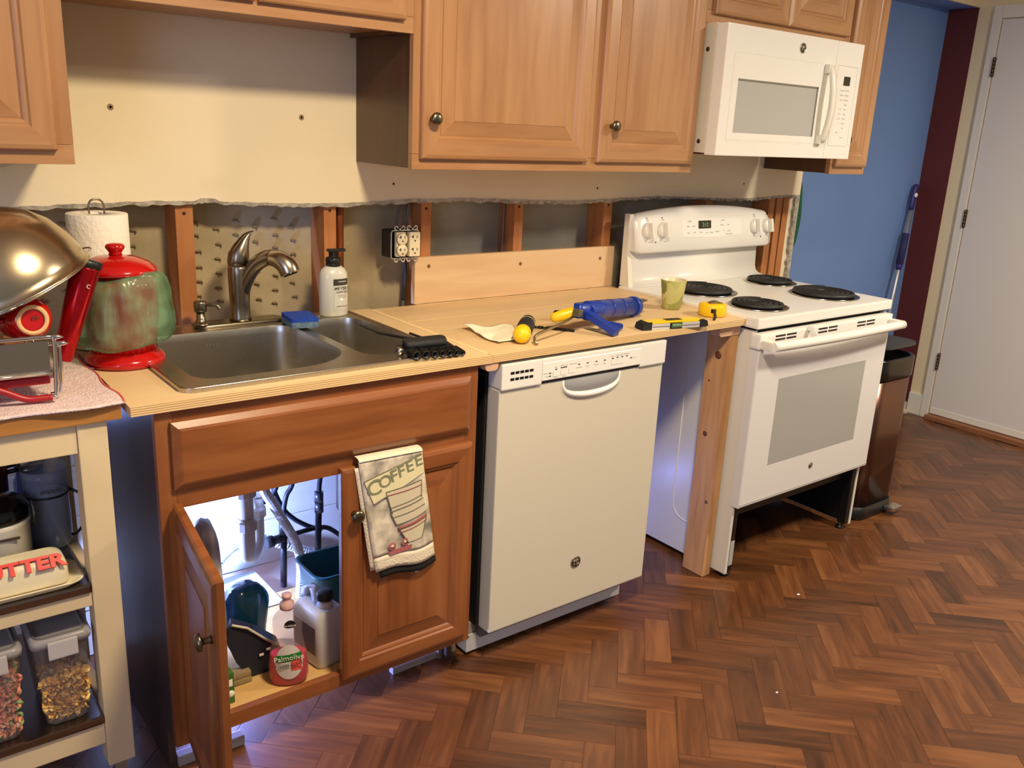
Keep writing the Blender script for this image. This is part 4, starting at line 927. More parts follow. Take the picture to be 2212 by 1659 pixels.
# ------------------------------------------------------------------ kitchen cart and what stands on it
CT = .898
t = thing('kitchen_cart', 'cream painted kitchen cart with oak top and steel shelves', 'cart', (-.28, -.38, 0))
B().box(-.515, -.055, -.602, -.150, .868, CT, .003).build('top', oak_top, t)
for x0 in (-.133, -.502):
    for y0 in (-.592, -.215):
        B().box(x0, x0+.053, y0, y0+.050, .107, .8675, .003).build('leg', cream_paint, t)
        wx, wy = x0+.026, y0+.025
        B().box(wx-.012, wx+.012, wy-.02, wy+.02, .075, .1065, .003).build('caster_fork', MATS['galvanised'], t)
        B().cyl((wx-.010, wy, .037), (wx+.010, wy, .037), .0365, 20).build('caster_wheel', black_rub, t)
for y0 in (-.588, -.185):
    B().box(-.449, -.1335, y0, y0+.018, .808, .8675, .002).build('apron', cream_paint, t)
for x0 in (-.128, -.497): B().box(x0, x0+.018, -.5415, -.2155, .808, .8675, .002).build('apron', cream_paint, t)
for zr, zs in ((.486, .517), (.163, .214)):
    for y0 in (-.588, -.190): B().box(-.449, -.1335, y0, y0+.022, zr, zs, .002).build('shelf_rail', cream_paint, t)
    for x0 in (-.125, -.497): B().box(x0, x0+.020, -.5415, -.2155, zr, zs, .002).build('shelf_rail', cream_paint, t)
    b = B(); b.box(-.448, -.134, -.594, -.172, zs+.0005, zs+.019, .004); b.build('steel_shelf', mat('shelf_steel', (150, 144, 136), .25, metal=1., var=.1, scale=30, stretch=(1, 12, 1)), t)
S1, S2 = .5365, .2335
# pink towel on top
b = B()
def tw(u, v):
    x = -.50+.452*u; y = -.612+.49*v
    return (x+.004*math.sin(17*v), y+.005*math.sin(13*u), CT+.0062+.0016*math.sin(21*u+4*v)*math.sin(15*v))
b.grid(tw, 40, 40); o = b.build('dish_mat_towel', towel_pink, label='pale pink terry towel spread on the cart under the dish rack', cat='towel'); o.modifiers.new('t', 'SOLIDIFY').thickness = .004
b = B(); b.tube([tw(.995, k/30) for k in range(31)], .0022, 5)
h_ = b.build('red_hem', mat('hem_red', (216, 96, 84), .9), o)
ZTW = CT+.0105
# dish rack
t = thing('dish_rack', 'chrome wire dish rack with steel front plate and red drip tray', 'dish rack', (-.32, -.40, ZTW))
def frame_loop(y, x1, z0, z1, nm='end_frame'):
    P = [(-.50, y, z1), (x1-.014, y, z1), (x1-.004, y, z1-.004), (x1, y, z1-.014), (x1-.004, y, z0+.012), (x1-.010, y, z0+.003), (x1-.02, y+.004, z0)]
    B().tube(bez(P, 5), .0042, 8).build(nm, chrome, t)
frame_loop(-.556, -.150, ZTW+.005, 1.030); frame_loop(-.535, -.139, ZTW+.005, 1.012, 'inner_frame')
B().tube([(-.50, -.556, .962), (-.158, -.556, .962)], .0042, 8).build('lower_bar', chrome, t)
B().box(-.50, -.160, -.5545, -.5525, .966, 1.022, .0005).build('front_plate', mat('rack_plate', (156, 150, 138), .35, metal=.9), t)
for k in range(6): B().tube([(-.16, -.54+.045*k, .962), (-.16, -.54+.045*k, .995)], .002, 6).build('wire_pin', chrome, t)
for k in range(4): B().tube([(-.50, -.50+.05*k, .955), (-.15, -.50+.05*k, .955)], .002, 6).build('wire', chrome, t)
b = B(); b.box(-.50, -.160, -.545, -.28, .938, .9525, .005); b.build('drip_tray', mat('tray_red', (158, 22, 34), .4), t)
B().tube(bez([(-.255, -.545, .942), (-.235, -.548, .932), (-.205, -.552, ZTW+.008), (-.18, -.554, ZTW+.0065), (-.162, -.556, ZTW+.0065)], 6), .0065, 8).build('tray_foot', MATS['tray_red'], t)
# mug lying on its side in the rack, base towards the room
t = thing('mug', 'red mug lying on its side in the rack showing its cream base ring', 'mug', (-.165, -.49, 1.045), rot=None)
mA = Vector((-.172, -.500, 1.051)); M = axisM(mA, Vector((-.12, .97, -.08)))
B().lathe([(.0275, 0), (.030, .001), (.036, .010), (.042, .035), (.044, .080), (.045, .105), (.042, .105), (.040, .02), (.001, .018)], M=M, n=32, cap0=False).build('body', red_gl, t)
B().lathe([(.0205, -.0005), (.0225, -.0025), (.0265, -.0025), (.0285, 0)], M=M, n=32, cap0=False, cap1=False).build('base_ring', mat('bisque', (226, 178, 122), .7), t)
B().lathe([(.0207, .002), (.001, .003)], M=M, n=32, cap0=False).build('base_face', red_gl, t)
text('stamp', 'RE', .011, dk, frameM(mA+Vector((.0045, -.0015, .0045)), (.99, .12, 0), (0, 0, 1)), t, .0002)
B().tube(bez([M @ Vector(p) for p in ((.040, .0, .03), (.066, 0, .035), (.070, 0, .06), (.060, 0, .08), (.042, 0, .085))], 6), .005, 8).build('handle', red_gl, t)
# steel bowl, upside down on the heap
aB = Vector((-.40, .02, .90)).normalized(); rr_ = Vector((.784, -.62, 0)); eB = (rr_-aB*rr_.dot(aB)).normalized()
RB_ = .166; cB = Vector((-.194, -.375, 1.086))
t = thing('mixing_bowl', 'large upturned steel mixing bowl tilted over the dish rack', 'bowl', cB)
M = axisM(cB, aB)
B().lathe([(RB_, 0), (RB_+.001, .002), (RB_-.001, .006), (RB_-.006, .007), (.161, .022), (.152, .055), (.134, .092), (.108, .122), (.076, .142), (.070, .144), (.066, .141), (.001, .140)], M=M, n=56, cap0=False).build('shell', mat('bowl_steel', (196, 180, 152), .24, metal=1., var=.06, scale=8), t)
B().tube([M @ Vector((RB_*math.cos(a), RB_*math.sin(a), 0)) for a in [2*PI*k/56 for k in range(57)]], .0022, 6).build('rolled_rim', steel, t)
hbM = M
eh = (Vector((1, .2, .3))-aB*Vector((1, .2, .3)).dot(aB)).normalized()
hp_ = cB+eh*RB_; sB = aB.cross(eh)
B().tube(bez([hp_-sB*.020, hp_+eh*.013-sB*.016, hp_+eh*.017, hp_+eh*.013+sB*.016, hp_+sB*.020], 5), .0018, 6).build('hanging_ring', steel, t)
# red soup bowl upside down under the steel bowl
t = thing('soup_bowl', 'red soup bowl upturned in the rack under the steel bowl', 'bowl', (-.318, -.405, .957))
B().lathe([(.070, .9575), (.072, .960), (.066, .975), (.050, .990), (.032, .996), (.030, 1.000), (.026, 1.000), (.024, .996), (.001, .995)], c=(-.318, -.405, 0), n=36).build('shell', red_gl, t)
# red tumbler
tA, tB = Vector((-.112, -.405, .945)), Vector((-.048, -.400, 1.138)); ax = tB-tA; M = axisM(tA, ax); Ln = ax.length
t = thing('tumbler', 'tall metallic red tumbler with black lid leaning by the canister', 'tumbler', tA)
B().lathe([(.0175, 0), (.019, .003), (.0245, Ln*.6), (.0275, Ln-.012), (.0275, Ln-.010)], M=M, n=28).build('body', red_met, t)
B().lathe([(.028, Ln-.0095), (.029, Ln-.006), (.029, Ln+.003), (.026, Ln+.006), (.001, Ln+.0065)], M=M, n=28).build('lid', black, t)
text('brand_mark', 'c', .018, mat('print_silver', (214, 204, 200), .4), frameM(M @ Vector((0, 0, Ln-.045))+Vector((.006, -.0275, 0)), (.95, -.25, -.3), ax), t, .0004)
# paper towel
t = thing('paper_towel_roll', 'white quilted paper towel roll on a wire holder against the open wall', 'paper towel', (.042, -.115, CT))
x, y = .042, -.115
B().lathe([(.065, .926), (.0655, .928), (.0655, 1.202), (.064, 1.2035), (.021, 1.2035), (.021, .926)], c=(x, y, 0), n=40, cap0=False, cap1=False).build('roll', paper, t)
b = B(); b.lathe([(.075, ZP+.0005), (.075, ZP+.006), (.07, ZP+.009), (.004, ZP+.010)], c=(x, y, 0), n=30); b.cyl((x, y, ZP+.009), (x, y, 1.2), .004, 10); b.build('stand', steel, t)
B().tube(bez([(x-.016, y, 1.199), (x-.016, y, 1.222), (x-.008, y, 1.2335), (x+.008, y, 1.2335), (x+.016, y, 1.222), (x+.016, y, 1.199)], 6), .0022, 8).build('wire_loop', nickel, t)
# red canister with a bag stretched over it
x, y = .036, -.292
t = thing('canister', 'red ceramic canister with knobbed lid and flared base', 'canister', (x, y, ZP))
B().lathe([(.078, ZP+.0004), (.083, ZP+.004), (.084, ZP+.012), (.080, ZP+.020), (.070, ZP+.026), (.067, ZP+.032)], c=(x, y, 0), n=48).build('foot', red_gl, t)
B().lathe([(.067, ZP+.0325), (.0685, ZP+.06), (.074, ZP+.11), (.075, ZP+.17), (.070, ZP+.2005)], c=(x, y, 0), n=96, flute=.018, nf=32).build('body', red_gl, t)
ld = B().lathe([(.078, ZP+.2010), (.0825, ZP+.205), (.081, ZP+.211), (.066, ZP+.2245), (.042, ZP+.2345), (.022, ZP+.238), (.014, ZP+.2385)], c=(x-.004, y, 0), n=40).build('lid', red_gl, t)
B().lathe([(.014, ZP+.2387), (.0125, ZP+.243), (.0155, ZP+.248), (.0195, ZP+.2535), (.0195, ZP+.258), (.0165, ZP+.262), (.009, ZP+.264), (.001, ZP+.2645)], c=(x-.004, y, 0), n=28).build('knob', red_gl, ld)
random.seed(5); b = B(); rings = []; n = 64
ph = [random.uniform(0, 6.28) for _ in range(8)]
for i, (r, z) in enumerate(((.074, .1985), (.079, .196), (.085, .183), (.090, .160), (.093, .125), (.098, .102), (.101, .082), (.100, .066), (.094, .052), (.086, .045), (.079, .043), (.073, .046))):
    ring = []
    for k in range(n):
        a = 2*PI*k/n; w_ = .4+.6*math.sin(PI*min(1, i/9))
        rr = r*(1+w_*(.045*math.sin(5*a+ph[0]+i*.3)+.05*math.sin(9*a+ph[1]-i*.25)+.030*math.sin(17*a+ph[2]+i*.5)+.02*math.sin(29*a+ph[3]+i*.2)))+.010*w_*max(0, math.cos(a+.2))
        ring.append((x+rr*math.cos(a), y+rr*math.sin(a), ZP+z+.010*w_*math.sin(3*a+ph[4])-.014*w_*math.cos(a-2.3)))
    rings.append(ring)
b.loft(rings, cap0=False, cap1=False); b.build('plastic_bag', glassy('green_film', (150, 200, 156), .27, .2, var=.10, crease=.9), label='thin green plastic bag stretched around the red canister', cat='bag')
# butter dish on the upper shelf
t = thing('butter_dish', 'cream covered butter dish lettered in red on the cart shelf', 'butter dish', (-.265, -.545, S1))
x0, x1, y0, y1 = -.40, -.152, -.590, -.490
B().loft([[(a, c, z) for a, c in rrect(x0-g, x1+g, y0-g*.4, y1+g, .028, 5)] for g, z in ((-.012, S1+.0004), (-.004, S1+.003), (.010, S1+.011), (.011, S1+.013), (.006, S1+.012), (-.008, S1+.006))]).build('tray', mat('butter_cream', (226, 214, 180), .22), t)
B().loft([[(a, c, z) for a, c in rrect(x0+g, x1-.014-g, y0+.010+g, y1-.010-g, .018, 5)] for g, z in ((.001, S1+.0085), (0, S1+.012), (.001, S1+.040), (.004, S1+.052), (.010, S1+.060), (.018, S1+.063))]).build('cover', MATS['butter_cream'], t)
text('lettering', 'BUTTER', .036, mat('letter_red', (206, 24, 22), .4), frameM((-.254, -.5765, S1+.0585), (1, 0, 0), (0, .72, .69)), t, .0022, bold=.0014, sx=1.25)
# white canister with black lid and wire bail
x, y = -.262, -.42
t = thing('bail_canister', 'white ceramic bail canister with glossy black lid behind the butter dish', 'canister', (x, y, S1))
B().lathe([(.055, S1+.0004), (.058, S1+.004), (.058, S1+.092), (.060, S1+.095), (.060, S1+.104), (.055, S1+.106)], c=(x, y, 0), n=36).build('body', mat('canister_white', (222, 214, 196), .3), t)
B().lathe([(.0605, S1+.1065), (.062, S1+.112), (.0605, S1+.128), (.048, S1+.142), (.02, S1+.150), (.001, S1+.151)], c=(x, y, 0), n=36).build('lid', mat('lid_black', (14, 14, 15), .12), t)
b = B(); b.tube([(x+.0635, y-.008, S1+.125), (x+.066, y-.008, S1+.095), (x+.064, y-.008, S1+.075), (x+.064, y+.008, S1+.075), (x+.070, y+.008, S1+.095), (x+.066, y+.008, S1+.125)], .0018, 6); b.build('wire_bail', steel, t)
B().box(x-.045, x+.03, y-.0615, y-.0585, S1+.076, S1+.081).build('dark_band', mat('band_brown', (60, 46, 34), .6), t)
# glass carafe / measuring jug
x, y = -.160, -.365
t = thing('glass_carafe', 'clear glass jug with black hoop handle on the cart shelf', 'jug', (x, y, S1))
cg_ = glassy('jug_glass', (196, 206, 226), .22, .04)
B().lathe([(.038, S1+.0006), (.041, S1+.004), (.043, S1+.06), (.041, S1+.10), (.042, S1+.15), (.046, S1+.175), (.0445, S1+.175), (.0395, S1+.10), (.039, S1+.008), (.001, S1+.007)], c=(x, y, 0), n=32).build('jug', cg_, t)
b = B(); b.tube([(x+.0432*math.cos(a), y+.0432*math.sin(a), S1+.118) for a in [2*PI*k/28 for k in range(29)]], .0022, 6); b.tube(bez([(x+.043, y-.005, S1+.118), (x+.066, y-.02, S1+.100), (x+.068, y-.02, S1+.050), (x+.050, y-.012, S1+.016), (x+.040, y-.006, S1+.012)], 6), .0030, 8); b.build('hoop_handle', black, t)
text('maker_mark', 'BODUM', .011, dk, FR((x+.002, y-.0438, S1+.133)), t, .0002)
# small glass jars behind
x, y = -.168, -.232
t = thing('preserving_jar', 'ribbed clear glass jar standing between canister and jug', 'jar', (x, y, S1))
B().lathe([(.030, S1+.0006), (.034, S1+.006), (.034, S1+.03), (.031, S1+.034), (.034, S1+.038), (.034, S1+.066), (.031, S1+.07), (.034, S1+.074), (.034, S1+.10), (.027, S1+.115), (.027, S1+.125), (.0255, S1+.125), (.030, S1+.01), (.001, S1+.008)], c=(x, y, 0), n=28).build('glass', glassy('jar_glass', (150, 180, 230), .35, .04), t)
B().lathe([(.029, S1+.1255), (.030, S1+.128), (.030, S1+.138), (.001, S1+.140)], c=(x, y, 0), n=24).build('lid', steel, t)
x, y = -.306, -.250
t = thing('cooking_pot', 'dark red enamel pot at the back of the upper cart shelf', 'pot', (x, y, S1))
B().lathe([(.080, S1+.0006), (.088, S1+.008), (.092, S1+.10), (.094, S1+.17), (.090, S1+.17)], c=(x, y, 0), n=36).build('body', mat('pot_red', (74, 14, 16), .3), t)
B().lathe([(.093, S1+.1705), (.080, S1+.190), (.04, S1+.204), (.012, S1+.207), (.012, S1+.22), (.001, S1+.222)], c=(x, y, 0), n=36).build('lid', MATS['pot_red'], t)
B().tube(bez([(x+.088, y-.02, S1+.14), (x+.110, y-.025, S1+.145), (x+.112, y-.0, S1+.147), (x+.092, y+.015, S1+.14)], 6), .005, 8).build('ear_handle', black, t)
B().box(-.15, -.10, -.140, -.118, .0, .86, .002).build('leaning_board', mat('grey_board', (92, 88, 84), .7), label='grey board leaning behind the cart jug', cat='board')
# cereal keepers on the lower shelf
clear_p = glassy('container_plastic', (220, 214, 212), .14, .2); lid_p = glassy('container_lid', (190, 184, 184), .55, .3)
def keeper(x, y, label, ccol, kind_, fillh, seed):
    t = thing('cereal_container', label, 'container', (x, y, S2), group='cereal containers on the lower cart shelf')
    R_ = lambda hw, hd: [(x+a, y+c) for a, c in rrect(-hw, hw, -hd, hd, .016, 4)]
    B().loft([[(a, c, z) for a, c in R_(w_, d_)] for w_, d_, z in ((.036, .07, S2+.0006), (.039, .074, S2+.005), (.051, .083, S2+.178), (.053, .085, S2+.184), (.051, .083, S2+.184), (.037, .072, S2+.007))], cap1=True).build('tub', clear_p, t)
    ld = B().loft([[(a, c, z) for a, c in R_(w_, d_)] for w_, d_, z in ((.055, .087, S2+.1845), (.056, .088, S2+.196), (.052, .084, S2+.203), (.044, .076, S2+.2035), (.042, .074, S2+.199))]).build('lid', lid_p, t)
    B().box(x-.027, x+.027, y-.0935, y-.0885, S2+.160, S2+.198, .003).build('clip', mat('clip_frosted', (196, 190, 186), .4), ld)
    B().tube([(a, c, S2+.2038) for a, c in R_(.046, .078)]+[(x+.046, y+.06, S2+.2038)], .0022, 6).build('gasket', mat('gasket_grey', (96, 92, 96), .6), ld)
    random.seed(seed); b = B()
    core = B().loft([[(a, c, z) for a, c in R_(w_, d_)] for w_, d_, z in ((.031, .062, S2+.009), (.037, .070, S2+fillh*.8), (.026, .055, S2+fillh))]); 
    core.build('cereal_core', mat('core_'+kind_, ccol[0], .9), t, kind='stuff')
    for k in range(300):
        z = S2+.012+random.random()*fillh; f = (z-S2)/.18; hw, hd = .0345+.012*f, .0665+.008*f
        sd_ = random.choice('ffffrtt')
        if sd_ == 'f': p = (x+random.uniform(-hw, hw), y-hd+.001, z)
        elif sd_ == 'r': p = (x+hw-.001, y+random.uniform(-hd, hd), z)
        else: p = (x+random.uniform(-hw, hw), y+random.uniform(-hd, 0), S2+fillh+random.uniform(-.006, .010))
        b.mi = random.randrange(len(ccol))
        M = Matrix.Translation(p) @ Euler((random.uniform(0, 6), random.uniform(0, 6), random.uniform(0, 6))).to_matrix().to_4x4()
        if kind_ == 'flakes': b.loft([[M @ Vector((.0115*r*math.cos(a)*random.uniform(.75, 1.1), .0090*r*math.sin(a), .0030*math.cos(2*a)+zz_)) for a in [2*PI*q/7 for q in range(7)]] for r, zz_ in ((1, 0), (.6, .0022))])
        else: b.tube([M @ Vector((.0064*math.cos(a), .0064*math.sin(a), 0)) for a in [2*PI*q/8 for q in range(9)]], .0031, 5)
    b.build('cereal', [mat('%s_%d' % (kind_, i), c, .8) for i, c in enumerate(ccol)], t, kind='stuff')
keeper(-.195, -.500, 'clear lidded container of yellow corn flakes beside the cart leg', [(224, 172, 84), (236, 192, 108), (212, 154, 66), (242, 206, 126)], 'flakes', .092, 21)
keeper(-.318, -.500, 'clear lidded container of coloured cereal loops at the left photo edge', [(230, 150, 104), (236, 168, 124), (224, 136, 112), (150, 174, 110), (226, 172, 146)], 'loops', .140, 22)

# ------------------------------------------------------------------ under the sink
ZI = ZB+.0205
t = thing('sink_trap', 'grey plastic sink drain trap hanging under the bowl', 'drain pipe', (.305, -.26, .30))
pvc = mat('pvc_grey', (196, 186, 172), .4)
x, y = .306, -.262
B().cyl((x, y, .395), (x, y, .700), .0195, 20).build('tailpiece', pvc, t)
U = bez([(x, y, .44), (x, y, .36), (x+.006, y+.010, .328), (x+.026, y+.034, .318), (x+.045, y+.056, .335), (x+.050, y+.064, .37), (x+.050, y+.064, .46)], 6)
B().tube(U, .0215, 18).build('u_bend', pvc, t)
for zz_ in (.420, .512): B().lathe([(.024, zz_-.014), (.027, zz_-.012), (.027, zz_+.010), (.022, zz_+.014)], c=(x, y, 0), n=12, smooth=False).build('slip_nut', pvc, t)
B().lathe([(.024, .405), (.0275, .408), (.0275, .430), (.022, .436)], c=(x+.050, y+.064, 0), n=12, smooth=False).build('slip_nut', pvc, t)
B().tube(bez([(x+.050, y+.064, .46), (x+.052, y+.075, .49), (x+.058, y+.11, .505), (x+.06, .0, .505)], 6), .0195, 16).build('trap_arm', pvc, t)
for dx in (-.032, .034): B().box(x+dx-.010, x+dx+.010, y-.006, y+.006, .512, .530, .002).build('nut_wing', pvc, t)
def corr(name, label, P, r, m, cat='hose'):
    pts = bez(P, 26); rad = [r*(1.0 if i % 2 else .86) for i in range(len(pts))]
    return B().tube(pts, rad, 10, smooth=False).build(name, m, label=label, cat=cat)
wh = mat('hose_white', (222, 224, 232), .45)
corr('drain_hose', 'white corrugated drain hose curving down in front of the black pipe', [(.360, -.235, .560), (.366, -.235, .497), (.394, -.228, .441), (.428, -.22, .376), (.460, -.22, .306), (.472, -.22, .238), (.467, -.22, ZI+.012)], .0135, wh)
corr('drain_hose', 'white corrugated hose running along the back wall under the sink', [(.25, -.035, .16), (.325, -.035, .229), (.363, -.035, .250), (.425, -.035, .253), (.539, -.035, .193), (.628, -.035, .140), (.70, -.04, .10)], .0150, wh)
t = thing('supply_pipe', 'black vertical supply pipe with shutoff valve under the sink', 'pipe', (.462, -.12, ZI))
bp_ = mat('pipe_black', (36, 34, 38), .45, metal=.4)
B().cyl((.462, -.12, ZI+.0005), (.466, -.12, .29), .0095, 14).build('pipe', bp_, t); B().cyl((.466, -.12, .2902), (.466, -.12, .335), .0125, 10).build('nut', bp_, t)
B().cyl((.464, -.122, .282), (.430, -.128, .284), .0125, 12).build('valve_body', bp_, t); B().cyl((.429, -.128, .284), (.408, -.131, .284), .0175, 8).build('valve_handle', bp_, t)
B().box(.452, .466, -.138, -.130, .33, .36, .003).build('valve_lever', bp_, t)
t = thing('supply_pipe', 'black vertical supply pipe at the right behind the white jug', 'pipe', (.572, -.12, ZI))
B().cyl((.568, -.12, ZI+.0005), (.575, -.12, .335), .0095, 14).build('pipe', bp_, t)
for z0, z1 in ((.335, .365), (.368, .398)): B().cyl((.576, -.12, z0), (.577, -.12, z1), .0135, 8).build('nut', mat('nut_steel', (96, 100, 116), .3, metal=.9), t)
hs = mat('hose_black', (28, 30, 44), .5)
for lb_, P in (('black braided hose rising from the left shutoff valve', [(.466, -.12, .335), (.469, -.12, .37), (.478, -.12, .41), (.497, -.12, .447), (.51, -.11, .56)]),
              ('black hose crossing down right behind the drain hose', [(.430, -.09, .52), (.446, -.09, .444), (.475, -.09, .365), (.510, -.09, .318), (.560, -.09, .280), (.60, -.085, .26)]),
              ('black hose looping behind the drain trap', [(.47, -.10, .50), (.460, -.10, .441), (.438, -.10, .405), (.400, -.10, .392), (.35, -.095, .40)]),
              ('black hose running level from the valve to the right', [(.468, -.115, .282), (.504, -.115, .282), (.562, -.10, .276), (.61, -.10, .268), (.66, -.09, .225)]),
              ('black hose rising from the right shutoff valve', [(.577, -.12, .398), (.580, -.12, .43), (.590, -.12, .48), (.60, -.11, .56)])):
    B().tube(bez(P, 8), .0072, 8).build('supply_hose', hs, label=lb_, cat='hose')
t = thing('garbage_disposer', 'black garbage disposer canister at the right under the sink', 'disposer', (.605, -.31, .40))
B().lathe([(.02, .405), (.062, .410), (.068, .42), (.068, .56), (.055, .60), (.04, .62), (.04, .70)], c=(.612, -.31, 0), n=32).build('motor', mat('disposer_black', (22, 22, 26), .3), t)
B().box(.545, .575, -.366, -.3655, .43, .455).build('rating_label', mat('label_silver2', (130, 134, 146), .5), t)
B().box(.20, .425, -.205, .010, ZI+.0005, ZI+.004).build('white_sheet', mat('sheet_white', (226, 232, 232), .6), label='white flat sheet lying at the back of the cabinet floor', cat='sheet')
# bags
def blob(name, label, c, rx, ry, rz, m, seed, amp=.12, cat='bag', n=26, mm=18, extra=None):
    random.seed(seed); p = [random.uniform(0, 6.28) for _ in range(8)]; b = B(); rings = []
    for j in range(mm+1):
        th = PI*j/mm; ring = []
        for k in range(n):
            a = 2*PI*k/n; q = 1+amp*(math.sin(3*a+p[0]+2*th)+.7*math.sin(7*a+p[1]-3*th)+.6*math.sin(5*th+p[2]+2*a)+.4*math.sin(11*a+p[3]+4*th))*.5
            s_ = max(math.sin(th), .02)**.55
            ring.append((c[0]+.88*rx*q*s_*math.cos(a), c[1]+.88*ry*q*s_*math.sin(a), c[2]+rz*(1+ amp*.3*math.sin(4*a+p[4])*math.sin(th))*-math.cos(th)))
        rings.append(ring)
    b.loft(rings)
    lo = min(v.co.z for v in b.bm.verts)
    if extra is not None:
        for v in b.bm.verts: v.co.z += extra-lo
    return b.build(name, m, label=label, cat=cat)
bd = blob('shopping_bag', 'white plastic shopping bag with dark stripe inside the open door', (.146, -.425, .33), .036, .062, .205, mat('bag_white', (226, 226, 236), .35, var=.6, dark=(84, 88, 140), scale=12, detail=1), 31, .16, extra=ZI+.001)
blob('bin_liner_bag', 'glossy teal-black plastic bag with white drawstring under the sink', (.255, -.36, .22), .068, .055, .092, mat('bag_teal', (16, 52, 72), .16), 33, .13, extra=ZI+.001)
t = thing('tool_pouch', 'dark blue pouch with pale piping leaning behind the dish soap', 'pouch', (.26, -.46, ZI))
b = B(); b.prism([(.0, .0), (.075, .0), (.088, .02), (.075, .065), (.02, .115), (-.035, .15), (-.05, .11), (-.03, .05)], lambda a, c: (.215+a, -.485+.25*c*.3, ZI+.001+c), lambda a, c: (.225+a, -.452+.25*c*.3, ZI+.001+c)); b.build('body', mat('pouch_navy', (28, 30, 44), .6), t)
B().tube([(.180, -.478, ZI+.152), (.215, -.482, ZI+.135), (.255, -.484, ZI+.095), (.290, -.489, ZI+.066)], .0032, 6).build('piping', mat('piping_cream', (206, 198, 178), .7), t)
for k in range(3): B().box(.240+.018*k, .251+.018*k, -.4895, -.4870, ZI+.052+.010*k, ZI+.058+.010*k, .001).build('white_patch', wt, t)
for k, lb_ in ((0, 'lower of two tan scrub pads stacked under the dark bag'), (1, 'upper of two tan scrub pads stacked under the dark bag')):
    B().box(.150+.004*k, .215, -.502+.003*k, -.470, ZI+.0005+.0145*k, ZI+.0145+.0145*k, .004).build('scrub_pad', mat('pad_tan', (150, 128, 92), .9, var=.2, scale=60), label=lb_, cat='scrub pad')
t = thing('soap_box', 'small green cardboard box just inside the open sink door', 'box', (.138, -.54, ZI))
B().box(.112, .152, -.556, -.514, ZI+.0006, ZI+.078, .001).build('carton', mat('box_green', (58, 104, 38), .5), t)
B().box(.134, .148, -.5568, -.5562, ZI+.046, ZI+.064).build('white_patch', wt, t); B().lathe([(.009, 0), (.0085, .0005), (.0004, .0005)], M=axisM((.143, -.5562, ZI+.026), (0, -1, 0)), n=12).build('white_flower', wt, t)
# dish soap
x, y = .288, -.548
t = thing('dish_soap_bottle', 'clear waisted bottle of pink dish soap with oval label under the sink', 'dish soap', (x, y, ZI), rz=-.42)
prof = [(.036, .0006), (.043, .004), (.047, .02), (.0475, .05), (.043, .085), (.036, .115), (.033, .135), (.0345, .155), (.034, .172), (.027, .186), (.017, .196), (.0135, .199)]
E_ = lambda f, p, sy=.58, n=30: [[(r*f*math.cos(2*PI*k/n), r*f*sy*math.sin(2*PI*k/n), z) for k in range(n)] for r, z in p]
B().loft(E_(1, prof)).build('bottle', glassy('soap_bottle_clear', (230, 214, 220), .11, .06), t, True)
B().loft(E_(.95, [(r, z+.001) for r, z in prof[:4]]+[(.0442, .078), (.0436, .082)])).build('soap_liquid', mat('soap_pink', (214, 18, 54), .2), t, True)
B().lathe([(.0165, .1992), (.0175, .204), (.0165, .214), (.010, .219), (.009, .226), (.012, .229), (.0115, .235), (.001, .237)], n=22).build('cap', mat('cap_pink', (222, 178, 182), .4), t, True)
def onb(xx, zz_, off):
    r = 0
    for (r0, z0), (r1, z1) in zip(prof, prof[1:]):
        if z0 <= zz_ <= z1: r = r0+(r1-r0)*(zz_-z0)/(z1-z0)
    c_ = max(-1, min(1, xx/max(r, 1e-4))); return (xx, -.58*r*math.sqrt(1-c_*c_)-off, zz_)
def ovl(cx, cz, rx, rz, off, m, nm, x0=-1, x1=1):
    b = B(); b.grid(lambda u, v: onb(cx+rx*(v*math.cos(PI*2*u)), cz+rz*v*math.sin(PI*2*u)+.006*v*v*(abs(math.sin(PI*2*u))), off), 28, 4); return b.build(nm, m, t, True)
lbl = ovl(.002, .062, .032, .045, .0008, mat('label_greywhite', (212, 208, 206), .4), 'label')
def strip(x0, x1, z0, z1, sl, off, m, nm, par):
    b = B(); b.grid(lambda u, v: onb(x0+(x1-x0)*u, z0+(z1-z0)*v+sl*u, off), 12, 2); return b.build(nm, m, par, True)
strip(.006, .031, .046, .090, .0, .0012, mat('label_coral', (232, 92, 84), .4), 'label_fruit', lbl)
strip(-.028, .031, .068, .0855, .006, .0016, mat('label_green', (34, 120, 48), .4), 'label_band', lbl)
def slt(s_, size, xx, zz_, m, sl=.10):
    p = onb(xx, zz_, .0028); text('label_print', s_, size, m, frameM(p, (1, 0, sl), (0, 0, 1)), lbl, .0003, local=True)
slt('Palmolive', .0185, .002, .0805, wt); slt('FUSION CLEAN', .0098, .002, .0625, dk); slt('BAKING SODA + GRAPEFRUIT', .0030, .002, .0565, dk)
ovl(.006, .160, .014, .010, .0008, mat('label_black', (24, 22, 24), .4), 'neck_label'); slt('24 HOUR', .0068, .006, .163, wt, .05)
